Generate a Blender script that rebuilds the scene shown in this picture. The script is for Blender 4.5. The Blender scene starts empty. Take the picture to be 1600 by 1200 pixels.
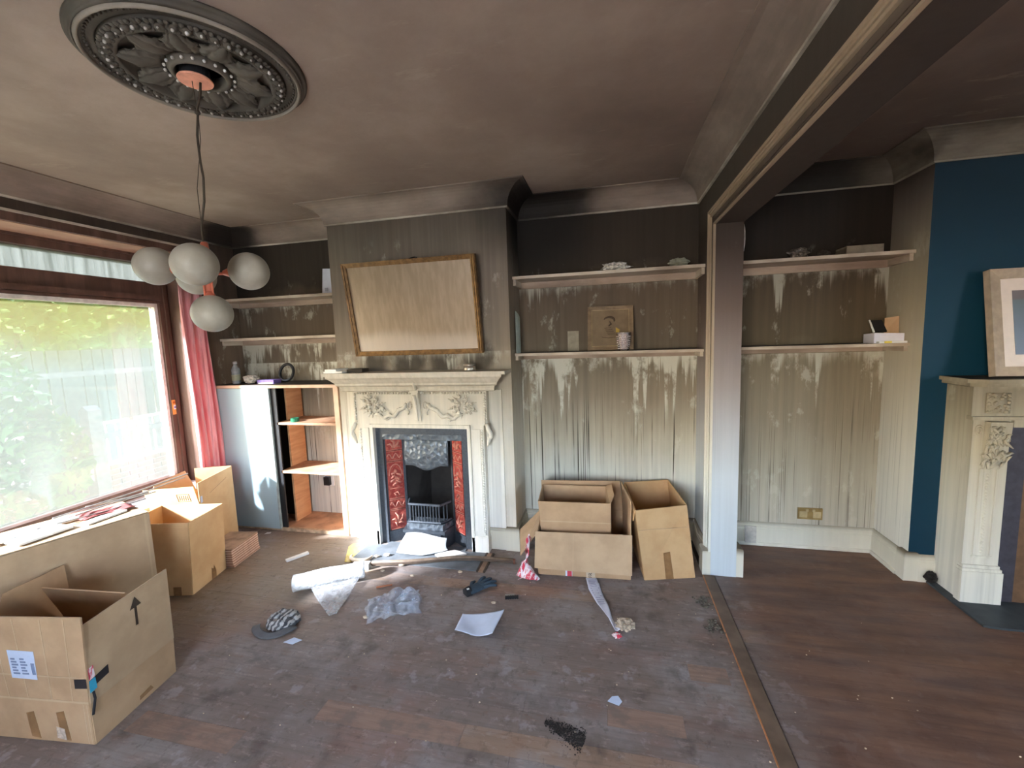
import bpy, math, random
from mathutils import Vector, Matrix
PI = math.pi
random.seed(7)
S = bpy.context.scene
COL = S.collection

# ------------------------------------------------------------------ camera, light, exposure
cam_d = bpy.data.cameras.new('camera'); cam = bpy.data.objects.new('camera', cam_d); COL.objects.link(cam)
cam_d.sensor_fit = 'HORIZONTAL'; cam_d.sensor_width = 36.0; cam_d.lens = 36.0 * 661.56 / 1600.0
cam_d.clip_start = 0.02; cam_d.clip_end = 200
YAW, PITCH, ROLL, EYE = 0.2265, -0.1076, -0.0342, 1.6592
fw = Vector((-math.sin(YAW) * math.cos(PITCH), math.cos(YAW) * math.cos(PITCH), math.sin(PITCH)))
r0 = Vector((math.cos(YAW), math.sin(YAW), 0)); u0 = r0.cross(fw)
rr = r0 * math.cos(ROLL) + u0 * math.sin(ROLL); uu = -r0 * math.sin(ROLL) + u0 * math.cos(ROLL)
M = Matrix((rr, uu, -fw)).transposed().to_4x4(); M.translation = (0, 0, EYE)
cam.matrix_world = M
S.camera = cam

SUN_DIR = Vector((0.75, 0.66, -0.53)).normalized()
SUN_ENERGY = 26.0
SKY_STRENGTH = 0.86
EXPOSURE = 3.0
W = bpy.data.worlds.new('sky'); S.world = W; W.use_nodes = True
wn = W.node_tree.nodes; wl = W.node_tree.links
sky = wn.new('ShaderNodeTexSky'); sky.sky_type = 'NISHITA'; sky.sun_disc = False
sky.sun_elevation = math.asin(-SUN_DIR.z); sky.sun_rotation = math.atan2(-SUN_DIR.x, -SUN_DIR.y)
sky.air_density = 1.0; sky.dust_density = 1.5; sky.ozone_density = 1.0
wl.new(sky.outputs[0], wn['Background'].inputs[0]); wn['Background'].inputs[1].default_value = SKY_STRENGTH
sun_d = bpy.data.lights.new('sun', 'SUN'); sun_d.energy = SUN_ENERGY; sun_d.angle = math.radians(4.0); sun_d.color = (.95, .98, 1.04)
sun = bpy.data.objects.new('sun', sun_d); COL.objects.link(sun); sun.location = (-8, 0, 8)
sun.rotation_euler = SUN_DIR.to_track_quat('-Z', 'Y').to_euler()
S.view_settings.view_transform = 'Standard'; S.view_settings.look = 'None'
S.view_settings.exposure = EXPOSURE; S.view_settings.gamma = 1.0; S.view_settings.use_curve_mapping = False
S.cycles.max_bounces = 10; S.cycles.diffuse_bounces = 6; S.cycles.transparent_max_bounces = 12
S.cycles.caustics_reflective = False; S.cycles.caustics_refractive = False
S.cycles.sample_clamp_indirect = 8.0

def portal(name, loc, sx, sy, rot):
    d = bpy.data.lights.new(name, 'AREA'); d.shape = 'RECTANGLE'; d.size = sx; d.size_y = sy; d.energy = 1
    d.cycles.is_portal = True
    o = bpy.data.objects.new(name, d); COL.objects.link(o); o.location = loc; o.rotation_euler = rot

# ------------------------------------------------------------------ room measures (metres)
H, HC, CP = 2.75, 2.614, 0.157          # ceiling, cove foot, cove projection
XW, XL, XR, XPL, XPR, XQ = -3.512, -2.196, -0.718, 0.6625, 0.8253, 1.8903
YB, YC, YP, YQ = 3.4917, 3.103, 2.965, 3.1208
YN, XE = -1.5, 4.6                       # near wall and far east wall
HS = 2.3276                              # opening soffit
WY0, WY1, WZ0, WZ1, WX = 0.40, 3.04, 0.46, 2.462, -3.81   # window hole in left wall, frame plane

# ------------------------------------------------------------------ colour and material helpers
def lin(c):
    c = c / 255.0
    return c / 12.92 if c <= .04045 else ((c + .055) / 1.055) ** 2.4
def rgb(r, g, b): return (lin(r), lin(g), lin(b), 1.0)

class NT:
    def __init__(s, name):
        s.m = bpy.data.materials.new(name); s.m.use_nodes = True
        s.t = s.m.node_tree; s.t.nodes.clear()
        s.out = s.new('ShaderNodeOutputMaterial')
    def new(s, k): return s.t.nodes.new(k)
    def put(s, sock, v):
        if v is None: return
        if hasattr(v, 'is_output'): s.t.links.new(v, sock)
        else: sock.default_value = v
    def math(s, op, a, b=None, c=None, clamp=False):
        n = s.new('ShaderNodeMath'); n.operation = op; n.use_clamp = clamp
        s.put(n.inputs[0], a); s.put(n.inputs[1], b)
        if c is not None: s.put(n.inputs[2], c)
        return n.outputs[0]
    def pos(s): return s.new('ShaderNodeNewGeometry').outputs['Position']
    def obj(s): return s.new('ShaderNodeTexCoord').outputs['Object']
    def rand(s): return s.new('ShaderNodeObjectInfo').outputs['Random']
    def xyz(s, v):
        n = s.new('ShaderNodeSeparateXYZ'); s.put(n.inputs[0], v); return n.outputs
    def vmul(s, v, k):
        n = s.new('ShaderNodeVectorMath'); n.operation = 'MULTIPLY'; s.put(n.inputs[0], v); n.inputs[1].default_value = k; return n.outputs[0]
    def vdist(s, v, p):
        n = s.new('ShaderNodeVectorMath'); n.operation = 'DISTANCE'; s.put(n.inputs[0], v); n.inputs[1].default_value = p; return n.outputs['Value']
    def noise(s, v, k=(1, 1, 1), detail=4, rough=.55):
        n = s.new('ShaderNodeTexNoise'); s.put(n.inputs['Vector'], s.vmul(v, k)); n.inputs['Scale'].default_value = 1
        n.inputs['Detail'].default_value = detail; n.inputs['Roughness'].default_value = rough
        return n.outputs[0]
    def voro(s, v, k, feature='F1', out='Distance'):
        n = s.new('ShaderNodeTexVoronoi'); n.feature = feature; s.put(n.inputs['Vector'], s.vmul(v, k)); n.inputs['Scale'].default_value = 1
        return n.outputs[out]
    def step(s, v, a, b):
        n = s.new('ShaderNodeMapRange'); n.interpolation_type = 'SMOOTHSTEP'; n.clamp = True
        s.put(n.inputs[0], v); s.put(n.inputs[1], a); s.put(n.inputs[2], b); n.inputs[3].default_value = 0; n.inputs[4].default_value = 1
        return n.outputs[0]
    def mix(s, f, a, b, mode='MIX'):
        n = s.new('ShaderNodeMix'); n.data_type = 'RGBA'; n.blend_type = mode
        s.put(n.inputs[0], f); s.put(n.inputs[6], a); s.put(n.inputs[7], b); return n.outputs[2]
    def ramp(s, f, stops):
        n = s.new('ShaderNodeValToRGB'); e = n.color_ramp.elements
        while len(e) < len(stops): e.new(.5)
        for i, (p, c) in enumerate(stops): e[i].position = p; e[i].color = c
        s.put(n.inputs[0], f); return n.outputs[0]
    def bump(s, h, st=.2, d=.01):
        n = s.new('ShaderNodeBump'); n.inputs['Strength'].default_value = st; n.inputs['Distance'].default_value = d
        s.put(n.inputs['Height'], h); return n.outputs[0]
    def bsdf(s, col, rough=.6, metal=0, normal=None, spec=.3, alpha=None, trans=None):
        n = s.new('ShaderNodeBsdfPrincipled'); s.put(n.inputs['Base Color'], col); s.put(n.inputs['Roughness'], rough)
        s.put(n.inputs['Metallic'], metal); n.inputs['Specular IOR Level'].default_value = spec
        if normal is not None: s.put(n.inputs['Normal'], normal)
        if alpha is not None: s.put(n.inputs['Alpha'], alpha)
        if trans is not None: n.inputs['Transmission Weight'].default_value = trans
        s.t.links.new(n.outputs[0], s.out.inputs[0]); return n

def plain(name, col, rough=.6, metal=0, var=.15, scale=20, bump=0, spec=.3):
    n = NT(name); o = n.obj(); z = n.noise(o, (scale,) * 3)
    c = n.mix(n.step(z, .3, .7), tuple(x * (1 - var) for x in col[:3]) + (1,), tuple(min(1, x * (1 + var)) for x in col[:3]) + (1,))
    n.bsdf(c, rough, metal, n.bump(z, bump, .005) if bump else None, spec); return n.m

PALE = rgb(200, 196, 180)
def soot(name, stops, streak=.3, drip=.5, drip_top=1.4, patch=.4, runs=(), blobs=(), pale=PALE, rough=.75, zwob=.35, dark=rgb(48, 40, 32), patch_z=(0, 2.3)):
    """smoke-stained plaster or paint: soot thins out towards the floor, water has run through it"""
    n = NT(name); p = n.pos(); z = n.xyz(p)[2]
    n1 = n.noise(p, (2.6, 2.6, 1.5), 5)
    zz = n.math('ADD', z, n.math('MULTIPLY', n.math('SUBTRACT', n1, .5), zwob))
    base = n.ramp(n.math('DIVIDE', zz, 2.8), [(a / 2.8, c) for a, c in stops])
    n2 = n.step(n.noise(p, (30, 30, .8), 4), .36, .64)
    base = n.mix(n.math('MULTIPLY', n2, streak), base, n.mix(1, base, (1.5, 1.48, 1.45, 1), 'MULTIPLY'))
    n2b = n.step(n.noise(p, (16, 16, .5), 3), .5, .72)
    base = n.mix(n.math('MULTIPLY', n2b, streak), base, n.mix(1, base, (.6, .58, .55, 1), 'MULTIPLY'))
    if patch:
        n3 = n.step(n.noise(p, (6, 6, 3.2), 7, .65), .58, .66)
        zm = n.math('MULTIPLY', n.step(z, patch_z[0], patch_z[0] + .2), n.step(z, patch_z[1], patch_z[1] - .2))
        base = n.mix(n.math('MULTIPLY', n.math('MULTIPLY', n3, zm), patch), base, pale)
    for c, rad, amt in blobs:
        d = n.math('ADD', n.vdist(p, c), n.math('MULTIPLY', n.math('SUBTRACT', n1, .5), .4))
        base = n.mix(n.math('MULTIPLY', n.step(d, rad, rad * .3), amt), base, rgb(26, 21, 17))
    if drip:
        nd = n.noise(p, (80, 80, .42), 2)
        n4 = n.step(nd, .575, .64)
        zm = n.math('MULTIPLY', n.step(n.math('ADD', z, n.math('MULTIPLY', n1, .8)), drip_top + .5, drip_top), drip)
        zm = n.math('MULTIPLY', zm, n.step(n.noise(p, (5, 5, 1.6), 3), .34, .6))
        base = n.mix(n.math('MULTIPLY', n4, zm), base, dark)
    for zs, amt, ln, *xl in runs:
        lo = n.step(n.noise(p, (5.5, 5.5, .2), 2), .47, .72); hi = n.step(n.noise(p, (34, 34, .5), 3, .65), .38, .66)
        L = n.math('MULTIPLY', n.math('MULTIPLY', n.math('ADD', lo, .12), n.math('ADD', n.math('MULTIPLY', hi, .75), .25)), ln)
        d = n.math('SUBTRACT', zs, z)
        bl = n.step(n.noise(p, (11, 11, 7), 6, .65), .36, .56)
        m = n.math('MULTIPLY', n.math('MULTIPLY', n.step(n.math('SUBTRACT', L, d), -.05, .09), n.step(d, -.002, .004)), bl)
        if xl: m = n.math('MULTIPLY', m, n.step(n.xyz(p)[0], xl[0] + .01, xl[0] - .01))
        base = n.mix(n.math('MULTIPLY', m, amt), base, pale)
    n.bsdf(base, rough, 0, n.bump(n.noise(p, (25, 25, 18), 5), .15, .006), .25)
    return n.m

BL_R = ((XR + .12, YB, 2.62), .75, .92)
BL_L = ((XW, YB, 2.45), .6, .9)
M_wall_room = soot('sooty_alcove_wall', [(0, rgb(205, 205, 196)), (.5, rgb(198, 196, 184)), (.85, rgb(164, 155, 137)), (1.2, rgb(128, 116, 99)), (1.45, rgb(108, 97, 81)), (1.6, rgb(98, 86, 72)), (2.1, rgb(88, 75, 62)), (2.2, rgb(58, 48, 39)), (2.7, rgb(54, 45, 37))],
                   runs=[(1.5, .8, .8), (2.07, .5, .2), (1.705, .75, .55, -1.5)], drip=.95, drip_top=1.25, blobs=[BL_R, BL_L], patch=.4)
M_wall_far = soot('sooty_far_alcove_wall', [(0, rgb(184, 178, 163)), (.4, rgb(168, 160, 143)), (1.0, rgb(130, 119, 101)), (1.45, rgb(112, 101, 83)), (1.6, rgb(88, 77, 61)), (2.08, rgb(70, 59, 46)), (2.15, rgb(38, 30, 24)), (2.7, rgb(36, 29, 23))],
                  runs=[(1.48, .55, .55), (2.07, .5, .45)], drip=.6, drip_top=1.3, patch=.35)
M_chimney = soot('sooty_chimney_plaster', [(0, rgb(214, 210, 200)), (.9, rgb(196, 190, 176)), (1.3, rgb(150, 138, 120)), (1.6, rgb(124, 112, 98)), (2.2, rgb(120, 108, 95)), (2.45, rgb(98, 88, 76)), (2.62, rgb(84, 74, 64))],
                 patch=.35, blobs=[((XR + .12, YB - .1, 2.62), .55, .95), ((-1.85, YC, 1.50), .17, .75), ((-1.55, YC, 1.50), .2, .8), ((-1.25, YC, 1.50), .2, .8), ((-1.0, YC, 1.50), .17, .75)], runs=[(1.57, .6, .2)], drip=.55, drip_top=1.1, patch_z=(0, 2.5))
M_jamb = soot('sooty_partition_paint', [(0, rgb(196, 206, 212)), (.7, rgb(190, 196, 200)), (1.3, rgb(146, 136, 133)), (1.8, rgb(102, 88, 82)), (2.2, rgb(62, 51, 45)), (2.33, rgb(58, 48, 41)), (2.42, rgb(72, 62, 53)), (2.7, rgb(76, 67, 57))],
              streak=.12, drip=.1, patch=.08, zwob=.12)
M_leftwall = soot('sooty_window_wall', [(0, rgb(160, 140, 120)), (1.5, rgb(110, 92, 76)), (2.3, rgb(78, 64, 54)), (2.7, rgb(66, 54, 46))], drip=.1)
M_side_far = soot('sooty_far_chimney_side', [(0, rgb(226, 224, 214)), (.8, rgb(206, 202, 190)), (1.4, rgb(176, 168, 150)), (2.0, rgb(150, 142, 124)), (2.4, rgb(110, 98, 88)), (2.62, rgb(64, 52, 46))], streak=.1, drip=.25, patch=.2, zwob=.25)
M_plainwall = soot('sooty_plain_wall', [(0, rgb(196, 190, 180)), (1.3, rgb(160, 148, 132)), (2.2, rgb(112, 98, 84)), (2.7, rgb(90, 78, 68))], patch=.2)

def mat_ceiling():
    n = NT('sooty_ceiling'); p = n.pos()
    a = n.noise(p, (1.1, 1.1, 1), 6, .6)
    c = n.ramp(a, [(.3, rgb(126, 108, 96)), (.5, rgb(146, 127, 113)), (.66, rgb(166, 147, 132))])
    c = n.mix(n.math('MULTIPLY', n.step(n.math('ADD', n.xyz(p)[0], a), 1.0, 1.6), .8), c, n.mix(1, c, (.52, .50, .47, 1), 'MULTIPLY'))
    c = n.mix(n.math('MULTIPLY', n.step(n.math('ADD', n.xyz(p)[0], n.math('MULTIPLY', a, 1.6)), -.6, .9), .35), c, n.mix(1, c, (.62, .60, .58, 1), 'MULTIPLY'))  # right side darkened: light falling off from the window, put into the colour
    sw = n.noise(n.vmul(p, (3.5, 9, 1)), (1, 1, 1), 6, .7)
    c = n.mix(n.math('MULTIPLY', n.step(sw, .58, .72), .3), c, rgb(176, 160, 142))
    n.bsdf(c, .7, 0, n.bump(n.noise(p, (40, 40, 40), 4), .25, .004), .25); return n.m
M_ceil = mat_ceiling()

def mat_cove(name, d, l, blobs=()):
    n = NT(name); p = n.pos(); a = n.noise(p, (2, 2, 6), 6, .6)
    c = n.mix(n.step(a, .3, .7), d, l)
    n1 = n.noise(p, (4, 4, 4), 4)
    for ct, rad, amt in blobs:
        dd = n.math('ADD', n.vdist(p, ct), n.math('MULTIPLY', n.math('SUBTRACT', n1, .5), .3))
        c = n.mix(n.math('MULTIPLY', n.step(dd, rad, rad * .35), amt), c, rgb(22, 18, 14))
    n.bsdf(c, .7, 0, n.bump(a, .1, .004), .25); return n.m
M_cove = mat_cove('sooty_cove', rgb(120, 104, 91), rgb(152, 134, 119), [((XR + .15, YB - .1, 2.66), .75, .96), ((XW + .05, YB - .1, 2.66), .5, .92)])
M_cove_far = mat_cove('sooty_far_cove', rgb(100, 89, 74), rgb(138, 126, 108), [((1.3, YB, 2.66), .75, .9), ((XQ - .05, YQ - .05, 2.66), .12, .5)])
M_bead = mat_cove('rubbed_bead', rgb(120, 106, 90), rgb(206, 194, 176), [((XR + .12, YB - .1, 2.62), .55, .9), ((XW + .05, YB - .05, 2.62), .4, .85)])

def mat_floor():
    n = NT('worn_floorboard'); p = n.pos(); o = n.obj(); r = n.rand()
    x = n.xyz(p)[0]
    grain = n.noise(p, (3, 60, 10), 5, .6)
    base = n.ramp(r, [(0, rgb(120, 107, 101)), (.5, rgb(125, 111, 104)), (.9, rgb(129, 114, 106)), (.96, rgb(135, 116, 104)), (1, rgb(156, 128, 106))])
    dust = n.noise(p, (2.2, 2.8, 1), 7, .65)
    base = n.mix(n.math('MULTIPLY', n.step(dust, .42, .66), .7), base, rgb(152, 145, 143))
    wear = n.noise(p, (6, 16, 1), 6, .7)
    base = n.mix(n.math('MULTIPLY', n.step(wear, .56, .7), .4), base, rgb(128, 88, 66))
    blot = n.noise(p, (7, 7, 1), 4, .6)
    base = n.mix(n.math('MULTIPLY', n.step(blot, .60, .66), .4), base, rgb(172, 166, 168))
    blot2 = n.noise(n.vmul(p, (-5, 5, 1)), (1, 1, 1), 5, .6)
    base = n.mix(n.math('MULTIPLY', n.step(blot2, .52, .7), .5), base, rgb(70, 58, 53))
    hue = n.noise(n.vmul(p, (-1.5, 2.2, 1)), (1, 1, 1), 5, .6)
    base = n.mix(n.math('MULTIPLY', n.step(hue, .5, .68), .5), base, rgb(138, 100, 84))
    dd = n.math('ADD', n.vdist(p, (-2.45, 2.55, 0)), n.math('MULTIPLY', n.math('SUBTRACT', dust, .5), 1.4))
    base = n.mix(n.math('MULTIPLY', n.step(dd, 1.0, .3), .55), base, rgb(158, 140, 116))
    sc = n.noise(n.vmul(p, (13, 34, 1)), (1, 1, 1), 8, .7)
    base = n.mix(n.math('MULTIPLY', n.step(sc, .55, .63), .35), base, rgb(172, 156, 148))
    sc2 = n.noise(n.vmul(p, (24, -17, 1)), (1, 1, 1), 6, .7)
    base = n.mix(n.math('MULTIPLY', n.step(sc2, .56, .64), .35), base, rgb(82, 68, 62))
    far = n.mix(n.step(n.noise(p, (2, 9, 1), 5), .35, .65), rgb(92, 60, 46), rgb(124, 86, 64))
    base = n.mix(n.math('MULTIPLY', n.step(x, .6, .95), .75), base, far)
    base = n.mix(n.math('MULTIPLY', n.step(grain, .45, .7), .18), base, rgb(50, 38, 32))
    n.bsdf(base, n.math('ADD', .42, n.math('MULTIPLY', dust, .3)), 0, n.bump(grain, .12, .003), .35); return n.m
M_floor = mat_floor()
M_gap = plain('floor_gap_dust', rgb(46, 36, 30), .9)

def mat_card(name, a, b):
    n = NT(name); o = n.obj(); w = n.noise(o, (5, 5, 5), 6, .6); f = n.noise(o, (160, 160, 12), 2)
    c = n.mix(n.step(w, .3, .7), a, b)
    n.bsdf(c, .75, 0, n.bump(f, .08, .002), .2); return n.m
M_card = mat_card('brown_cardboard', rgb(170, 138, 106), rgb(188, 156, 122))
M_card2 = mat_card('yellow_cardboard', rgb(192, 154, 110), rgb(206, 170, 126))
M_card3 = mat_card('pale_cardboard', rgb(172, 144, 114), rgb(190, 162, 130))
M_fold = mat_card('cardboard_crease', rgb(184, 156, 124), rgb(196, 168, 136))
M_tapebrown = plain('brown_parcel_tape', rgb(142, 106, 70), .35)
M_blacktape = plain('black_tape', rgb(44, 42, 44), .4)
M_ink = plain('dark_print', rgb(62, 48, 38), .7, var=.05)
M_label = plain('pale_blue_label', rgb(196, 206, 226), .5, var=.05)
M_labelink = plain('blue_grey_print', rgb(116, 130, 160), .6, var=.05)
M_redprint = plain('red_print', rgb(200, 70, 84), .5, var=.1)
M_cyan = plain('cyan_print', rgb(60, 160, 190), .5, var=.1)
M_white = plain('white_paper', rgb(224, 224, 222), .6, var=.03)
M_bluepaper = plain('pale_blue_paper', rgb(204, 216, 236), .6, var=.03)
M_orangest = plain('orange_sticker', rgb(228, 160, 84), .5, var=.08)
M_purple = plain('purple_box', rgb(124, 104, 168), .5)
M_silver = plain('embossed_silver', rgb(210, 200, 196), .25, 1.0, bump=.3, scale=120)
M_tin = plain('dull_tin', rgb(180, 170, 158), .35, .9)
M_copper = plain('copper_fitting', rgb(206, 120, 96), .35, .6)
M_coppercanopy = plain('copper_canopy', rgb(226, 156, 128), .5, .15)
M_cord = plain('dark_cord', rgb(64, 54, 42), .7)
M_frosted = plain('sooty_opal_glass', rgb(152, 145, 131), .4, var=.10, scale=14)
M_black = plain('black_rubber', rgb(34, 34, 36), .55)
M_glove = plain('dark_blue_knit', rgb(58, 72, 84), .85, bump=.4, scale=220)
M_brass = plain('tarnished_brass', rgb(166, 140, 92), .45, .6)
M_brassface = plain('socket_plate', rgb(196, 176, 134), .4, .4)
M_pink = None
def mat_curtain():
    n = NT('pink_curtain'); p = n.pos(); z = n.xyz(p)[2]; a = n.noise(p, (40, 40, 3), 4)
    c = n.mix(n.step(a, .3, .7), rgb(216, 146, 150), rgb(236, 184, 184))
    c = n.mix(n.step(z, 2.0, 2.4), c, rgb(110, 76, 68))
    n1 = n.bsdf(c, .85, 0, n.bump(a, .1, .003), .1)
    tr = n.new('ShaderNodeBsdfTranslucent'); n.put(tr.inputs[0], c)
    mx = n.new('ShaderNodeMixShader'); mx.inputs[0].default_value = .28
    n.t.links.new(n1.outputs[0], mx.inputs[1]); n.t.links.new(tr.outputs[0], mx.inputs[2]); n.t.links.new(mx.outputs[0], n.out.inputs[0])
    return n.m
M_pink = mat_curtain()
def mat_frame():
    n = NT('brown_stained_frame'); p = n.pos(); a = n.noise(p, (18, 18, 3), 5)
    c = n.mix(n.step(a, .3, .7), rgb(78, 56, 46), rgb(104, 78, 66))
    n.bsdf(c, .5, 0, n.bump(a, .08, .003), .35); return n.m
M_frame = mat_frame()
M_reveal = mat_cove('pinkish_reveal_plaster', rgb(150, 118, 98), rgb(186, 150, 126))

def mat_glass(name, haze, tint, streaks, clear=.9, film=1.0, topsoot=.22):
    """sooty, wet-streaked pane: partly clear, partly a light-scattering film"""
    n = NT(name); p = n.pos(); z = n.xyz(p)[2]
    t = n.new('ShaderNodeBsdfTransparent'); t.inputs[0].default_value = (clear * .97, clear, clear * 1.03, 1)
    tl = n.new('ShaderNodeBsdfTranslucent'); df = n.new('ShaderNodeBsdfDiffuse')
    st = n.noise(p, (30, 30, 1.2), 4); bl = n.noise(p, (2, 2, 1.2), 4)
    c = n.ramp(n.math('DIVIDE', n.math('ADD', z, n.math('MULTIPLY', n.math('SUBTRACT', bl, .5), .35)), 2.5), tint)
    n.put(tl.inputs[0], n.mix(1, c, (film, film, film, 1), 'MULTIPLY')); df.inputs[0].default_value = rgb(120, 110, 90)
    m0 = n.new('ShaderNodeMixShader'); m0.inputs[0].default_value = .12
    n.t.links.new(tl.outputs[0], m0.inputs[1]); n.t.links.new(df.outputs[0], m0.inputs[2])
    m1 = n.new('ShaderNodeMixShader')
    f = n.math('ADD', haze, n.math('MULTIPLY', n.math('SUBTRACT', st, .5), streaks), clamp=True)
    f2 = n.math('ADD', f, n.math('MULTIPLY', n.step(z, 1.55, 1.95), topsoot), clamp=True)
    n.put(m1.inputs[0], f2)
    n.t.links.new(t.outputs[0], m1.inputs[1]); n.t.links.new(m0.outputs[0], m1.inputs[2])
    g = n.new('ShaderNodeBsdfGlossy'); g.inputs['Roughness'].default_value = .08
    m2 = n.new('ShaderNodeMixShader'); m2.inputs[0].default_value = .04
    n.t.links.new(m1.outputs[0], m2.inputs[1]); n.t.links.new(g.outputs[0], m2.inputs[2])
    n.t.links.new(m2.outputs[0], n.out.inputs[0]); return n.m
M_glass = mat_glass('sooty_window_glass', .36, [(0, (.95, .97, .92, 1)), (.62, (.88, .95, .85, 1)), (.74, (.80, .74, .36, 1)), (.82, (.72, .62, .26, 1))], .12, .60, .046)
M_glass_top = mat_glass('streaked_top_glass', .62, [(0, (.9, .95, .9, 1)), (1, (.86, .92, .86, 1))], .9, .3, .09)
M_glass_far = mat_glass('hazy_far_glass', .25, [(0, (.9, .92, .95, 1)), (1, (.9, .92, .95, 1))], .1, .95, 1, 0)

M_paint = soot('sooty_white_mantel', [(0, rgb(232, 232, 226)), (.7, rgb(222, 218, 208)), (1.05, rgb(196, 188, 172)), (1.3, rgb(170, 160, 142)), (1.42, rgb(182, 172, 156)), (1.6, rgb(150, 138, 120))], streak=.25, drip=.12, patch=.15, zwob=.15)
M_skirt = soot('skirting_paint', [(0, rgb(214, 210, 196)), (.15, rgb(206, 202, 186)), (.19, rgb(120, 108, 90)), (.3, rgb(90, 80, 66))], streak=.08, drip=0, patch=.05, zwob=.03)
M_marble = soot('sooty_far_mantel', [(0, rgb(208, 206, 196)), (.6, rgb(196, 191, 176)), (1.0, rgb(168, 160, 140)), (1.3, rgb(124, 114, 96)), (1.42, rgb(162, 154, 136))], streak=.3, drip=.12, patch=.2)
M_shelf = mat_cove('sooty_shelf_paint', rgb(150, 134, 118), rgb(202, 188, 170))
M_shelf_under = mat_cove('sooty_batten_paint', rgb(128, 108, 94), rgb(170, 150, 132))
def mat_iron():
    n = NT('blacked_cast_iron'); o = n.pos(); a = n.noise(o, (60, 60, 60), 4)
    n.bsdf(n.mix(a, rgb(62, 66, 72), rgb(92, 98, 106)), .45, .5, n.bump(a, .12, .003), .4); return n.m
M_iron = mat_iron()
M_firebox = plain('sooty_firebrick', rgb(52, 48, 46), .9)
def mat_relief():
    n = NT('relief_cast_iron'); o = n.pos(); v = n.voro(o, (24, 24, 24)); a = n.noise(o, (18, 18, 18), 2)
    h = n.math('ADD', v, a)
    n.bsdf(n.mix(n.step(h, .6, 1.1), rgb(84, 90, 97), rgb(102, 109, 116)), .42, .45, n.bump(h, .9, .012), .4); return n.m
M_relief = mat_relief()
def mat_tile():
    n = NT('red_figured_tile'); o = n.obj(); p = n.pos()
    d = n.noise(p, (26, 26, 22), 4, .6); v = n.voro(p, (30, 30, 24))
    m = n.math('MULTIPLY', n.step(n.math('ADD', d, n.math('MULTIPLY', v, .35)), .66, .80), .8)
    c = n.mix(m, rgb(146, 58, 52), rgb(178, 92, 78))
    c = n.mix(n.math('MULTIPLY', n.step(n.noise(p, (40, 40, 40), 2), .5, .6), .35), c, rgb(196, 100, 84))
    n.bsdf(c, .25, 0, n.bump(m, .25, .003), .5); return n.m
M_tile = mat_tile()
M_tilerelief = plain('pink_tile_relief', rgb(186, 120, 102), .3, var=.2, scale=40)
M_slate = plain('slate_hearth', rgb(104, 108, 112), .6, var=.2, scale=9)
M_slate_dark = plain('dark_slate_hearth', rgb(62, 68, 72), .55, var=.2, scale=9)
M_cabwood = plain('raw_pine_edge', rgb(208, 176, 150), .6, var=.12, scale=8)
def mat_ply():
    n = NT('orange_plywood'); p = n.pos(); a = n.noise(p, (4, 4, 30), 5)
    n.bsdf(n.mix(n.step(a, .3, .7), rgb(186, 136, 96), rgb(206, 158, 116)), .55, 0, None, .3); return n.m
M_ply = mat_ply()
M_plyshelf = plain('stained_ply_shelf', rgb(182, 142, 112), .6, var=.3, scale=7)
def mat_door():
    n = NT('pale_blue_door'); p = n.pos(); a = n.noise(p, (3, 3, 1.5), 4)
    n.bsdf(n.mix(a, rgb(150, 172, 180), rgb(164, 184, 190)), .4, 0, None, .4); return n.m
M_door = mat_door()
M_gold = plain('tarnished_gilt', rgb(118, 88, 54), .45, .45, var=.3, scale=30, bump=.15)
def mat_mirror():
    n = NT('smoked_mirror'); p = n.pos(); z = n.xyz(p)[2]
    st = n.noise(p, (34, 34, .8), 4); lo = n.step(n.math('ADD', z, n.math('MULTIPLY', n.noise(p, (2, 2, 2), 3), .12)), 1.82, 1.70)
    c = n.mix(n.step(st, .35, .7), rgb(156, 136, 112), rgb(172, 150, 126))
    c = n.mix(n.math('MULTIPLY', lo, .6), c, rgb(206, 192, 178))  # paler lower band: clean zone, with its reflection painted into the colour
    n.bsdf(c, .32, .25, None, .6); return n.m
M_mirror = mat_mirror()
def mat_blue():
    n = NT('teal_blue_paint'); p = n.pos(); z = n.xyz(p)[2]; a = n.noise(p, (2, 2, 2), 4)
    c = n.mix(a, rgb(3, 44, 63), rgb(8, 54, 75))
    c = n.mix(n.math('MULTIPLY', n.step(z, 1.9, 2.6), .6), c, rgb(34, 44, 48))
    n.bsdf(c, .55, 0, None, .3); return n.m
M_blue = mat_blue()
M_umber = plain('brown_fire_panel', rgb(106, 80, 58), .7)
M_picmount = plain('cream_mount', rgb(226, 214, 206), .5, var=.03)
M_picart = None
def mat_art():
    n = NT('seascape_print'); p = n.pos(); z = n.xyz(p)[2]
    c = n.ramp(n.math('DIVIDE', n.math('SUBTRACT', z, 1.45), .42), [(0, rgb(104, 110, 126)), (.55, rgb(106, 118, 132)), (.78, rgb(104, 118, 124)), (.8, rgb(112, 104, 110)), (1, rgb(122, 114, 116))])
    n.bsdf(c, .3, 0, None, .4); return n.m
M_picart = mat_art()
M_soottop = plain('loose_soot', rgb(56, 48, 40), .9, var=.3)
M_rose = mat_cove('sooty_plaster_rose', rgb(62, 56, 48), rgb(100, 92, 81))
M_rose_light = mat_cove('pale_rose_ring', rgb(112, 102, 90), rgb(150, 140, 126))  # paler rose colour for one ring
M_rose_tip = mat_cove('pale_plaster_rose', rgb(150, 142, 132), rgb(214, 208, 200))  # palest rose colour, for the leaf tips and inner beads
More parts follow.
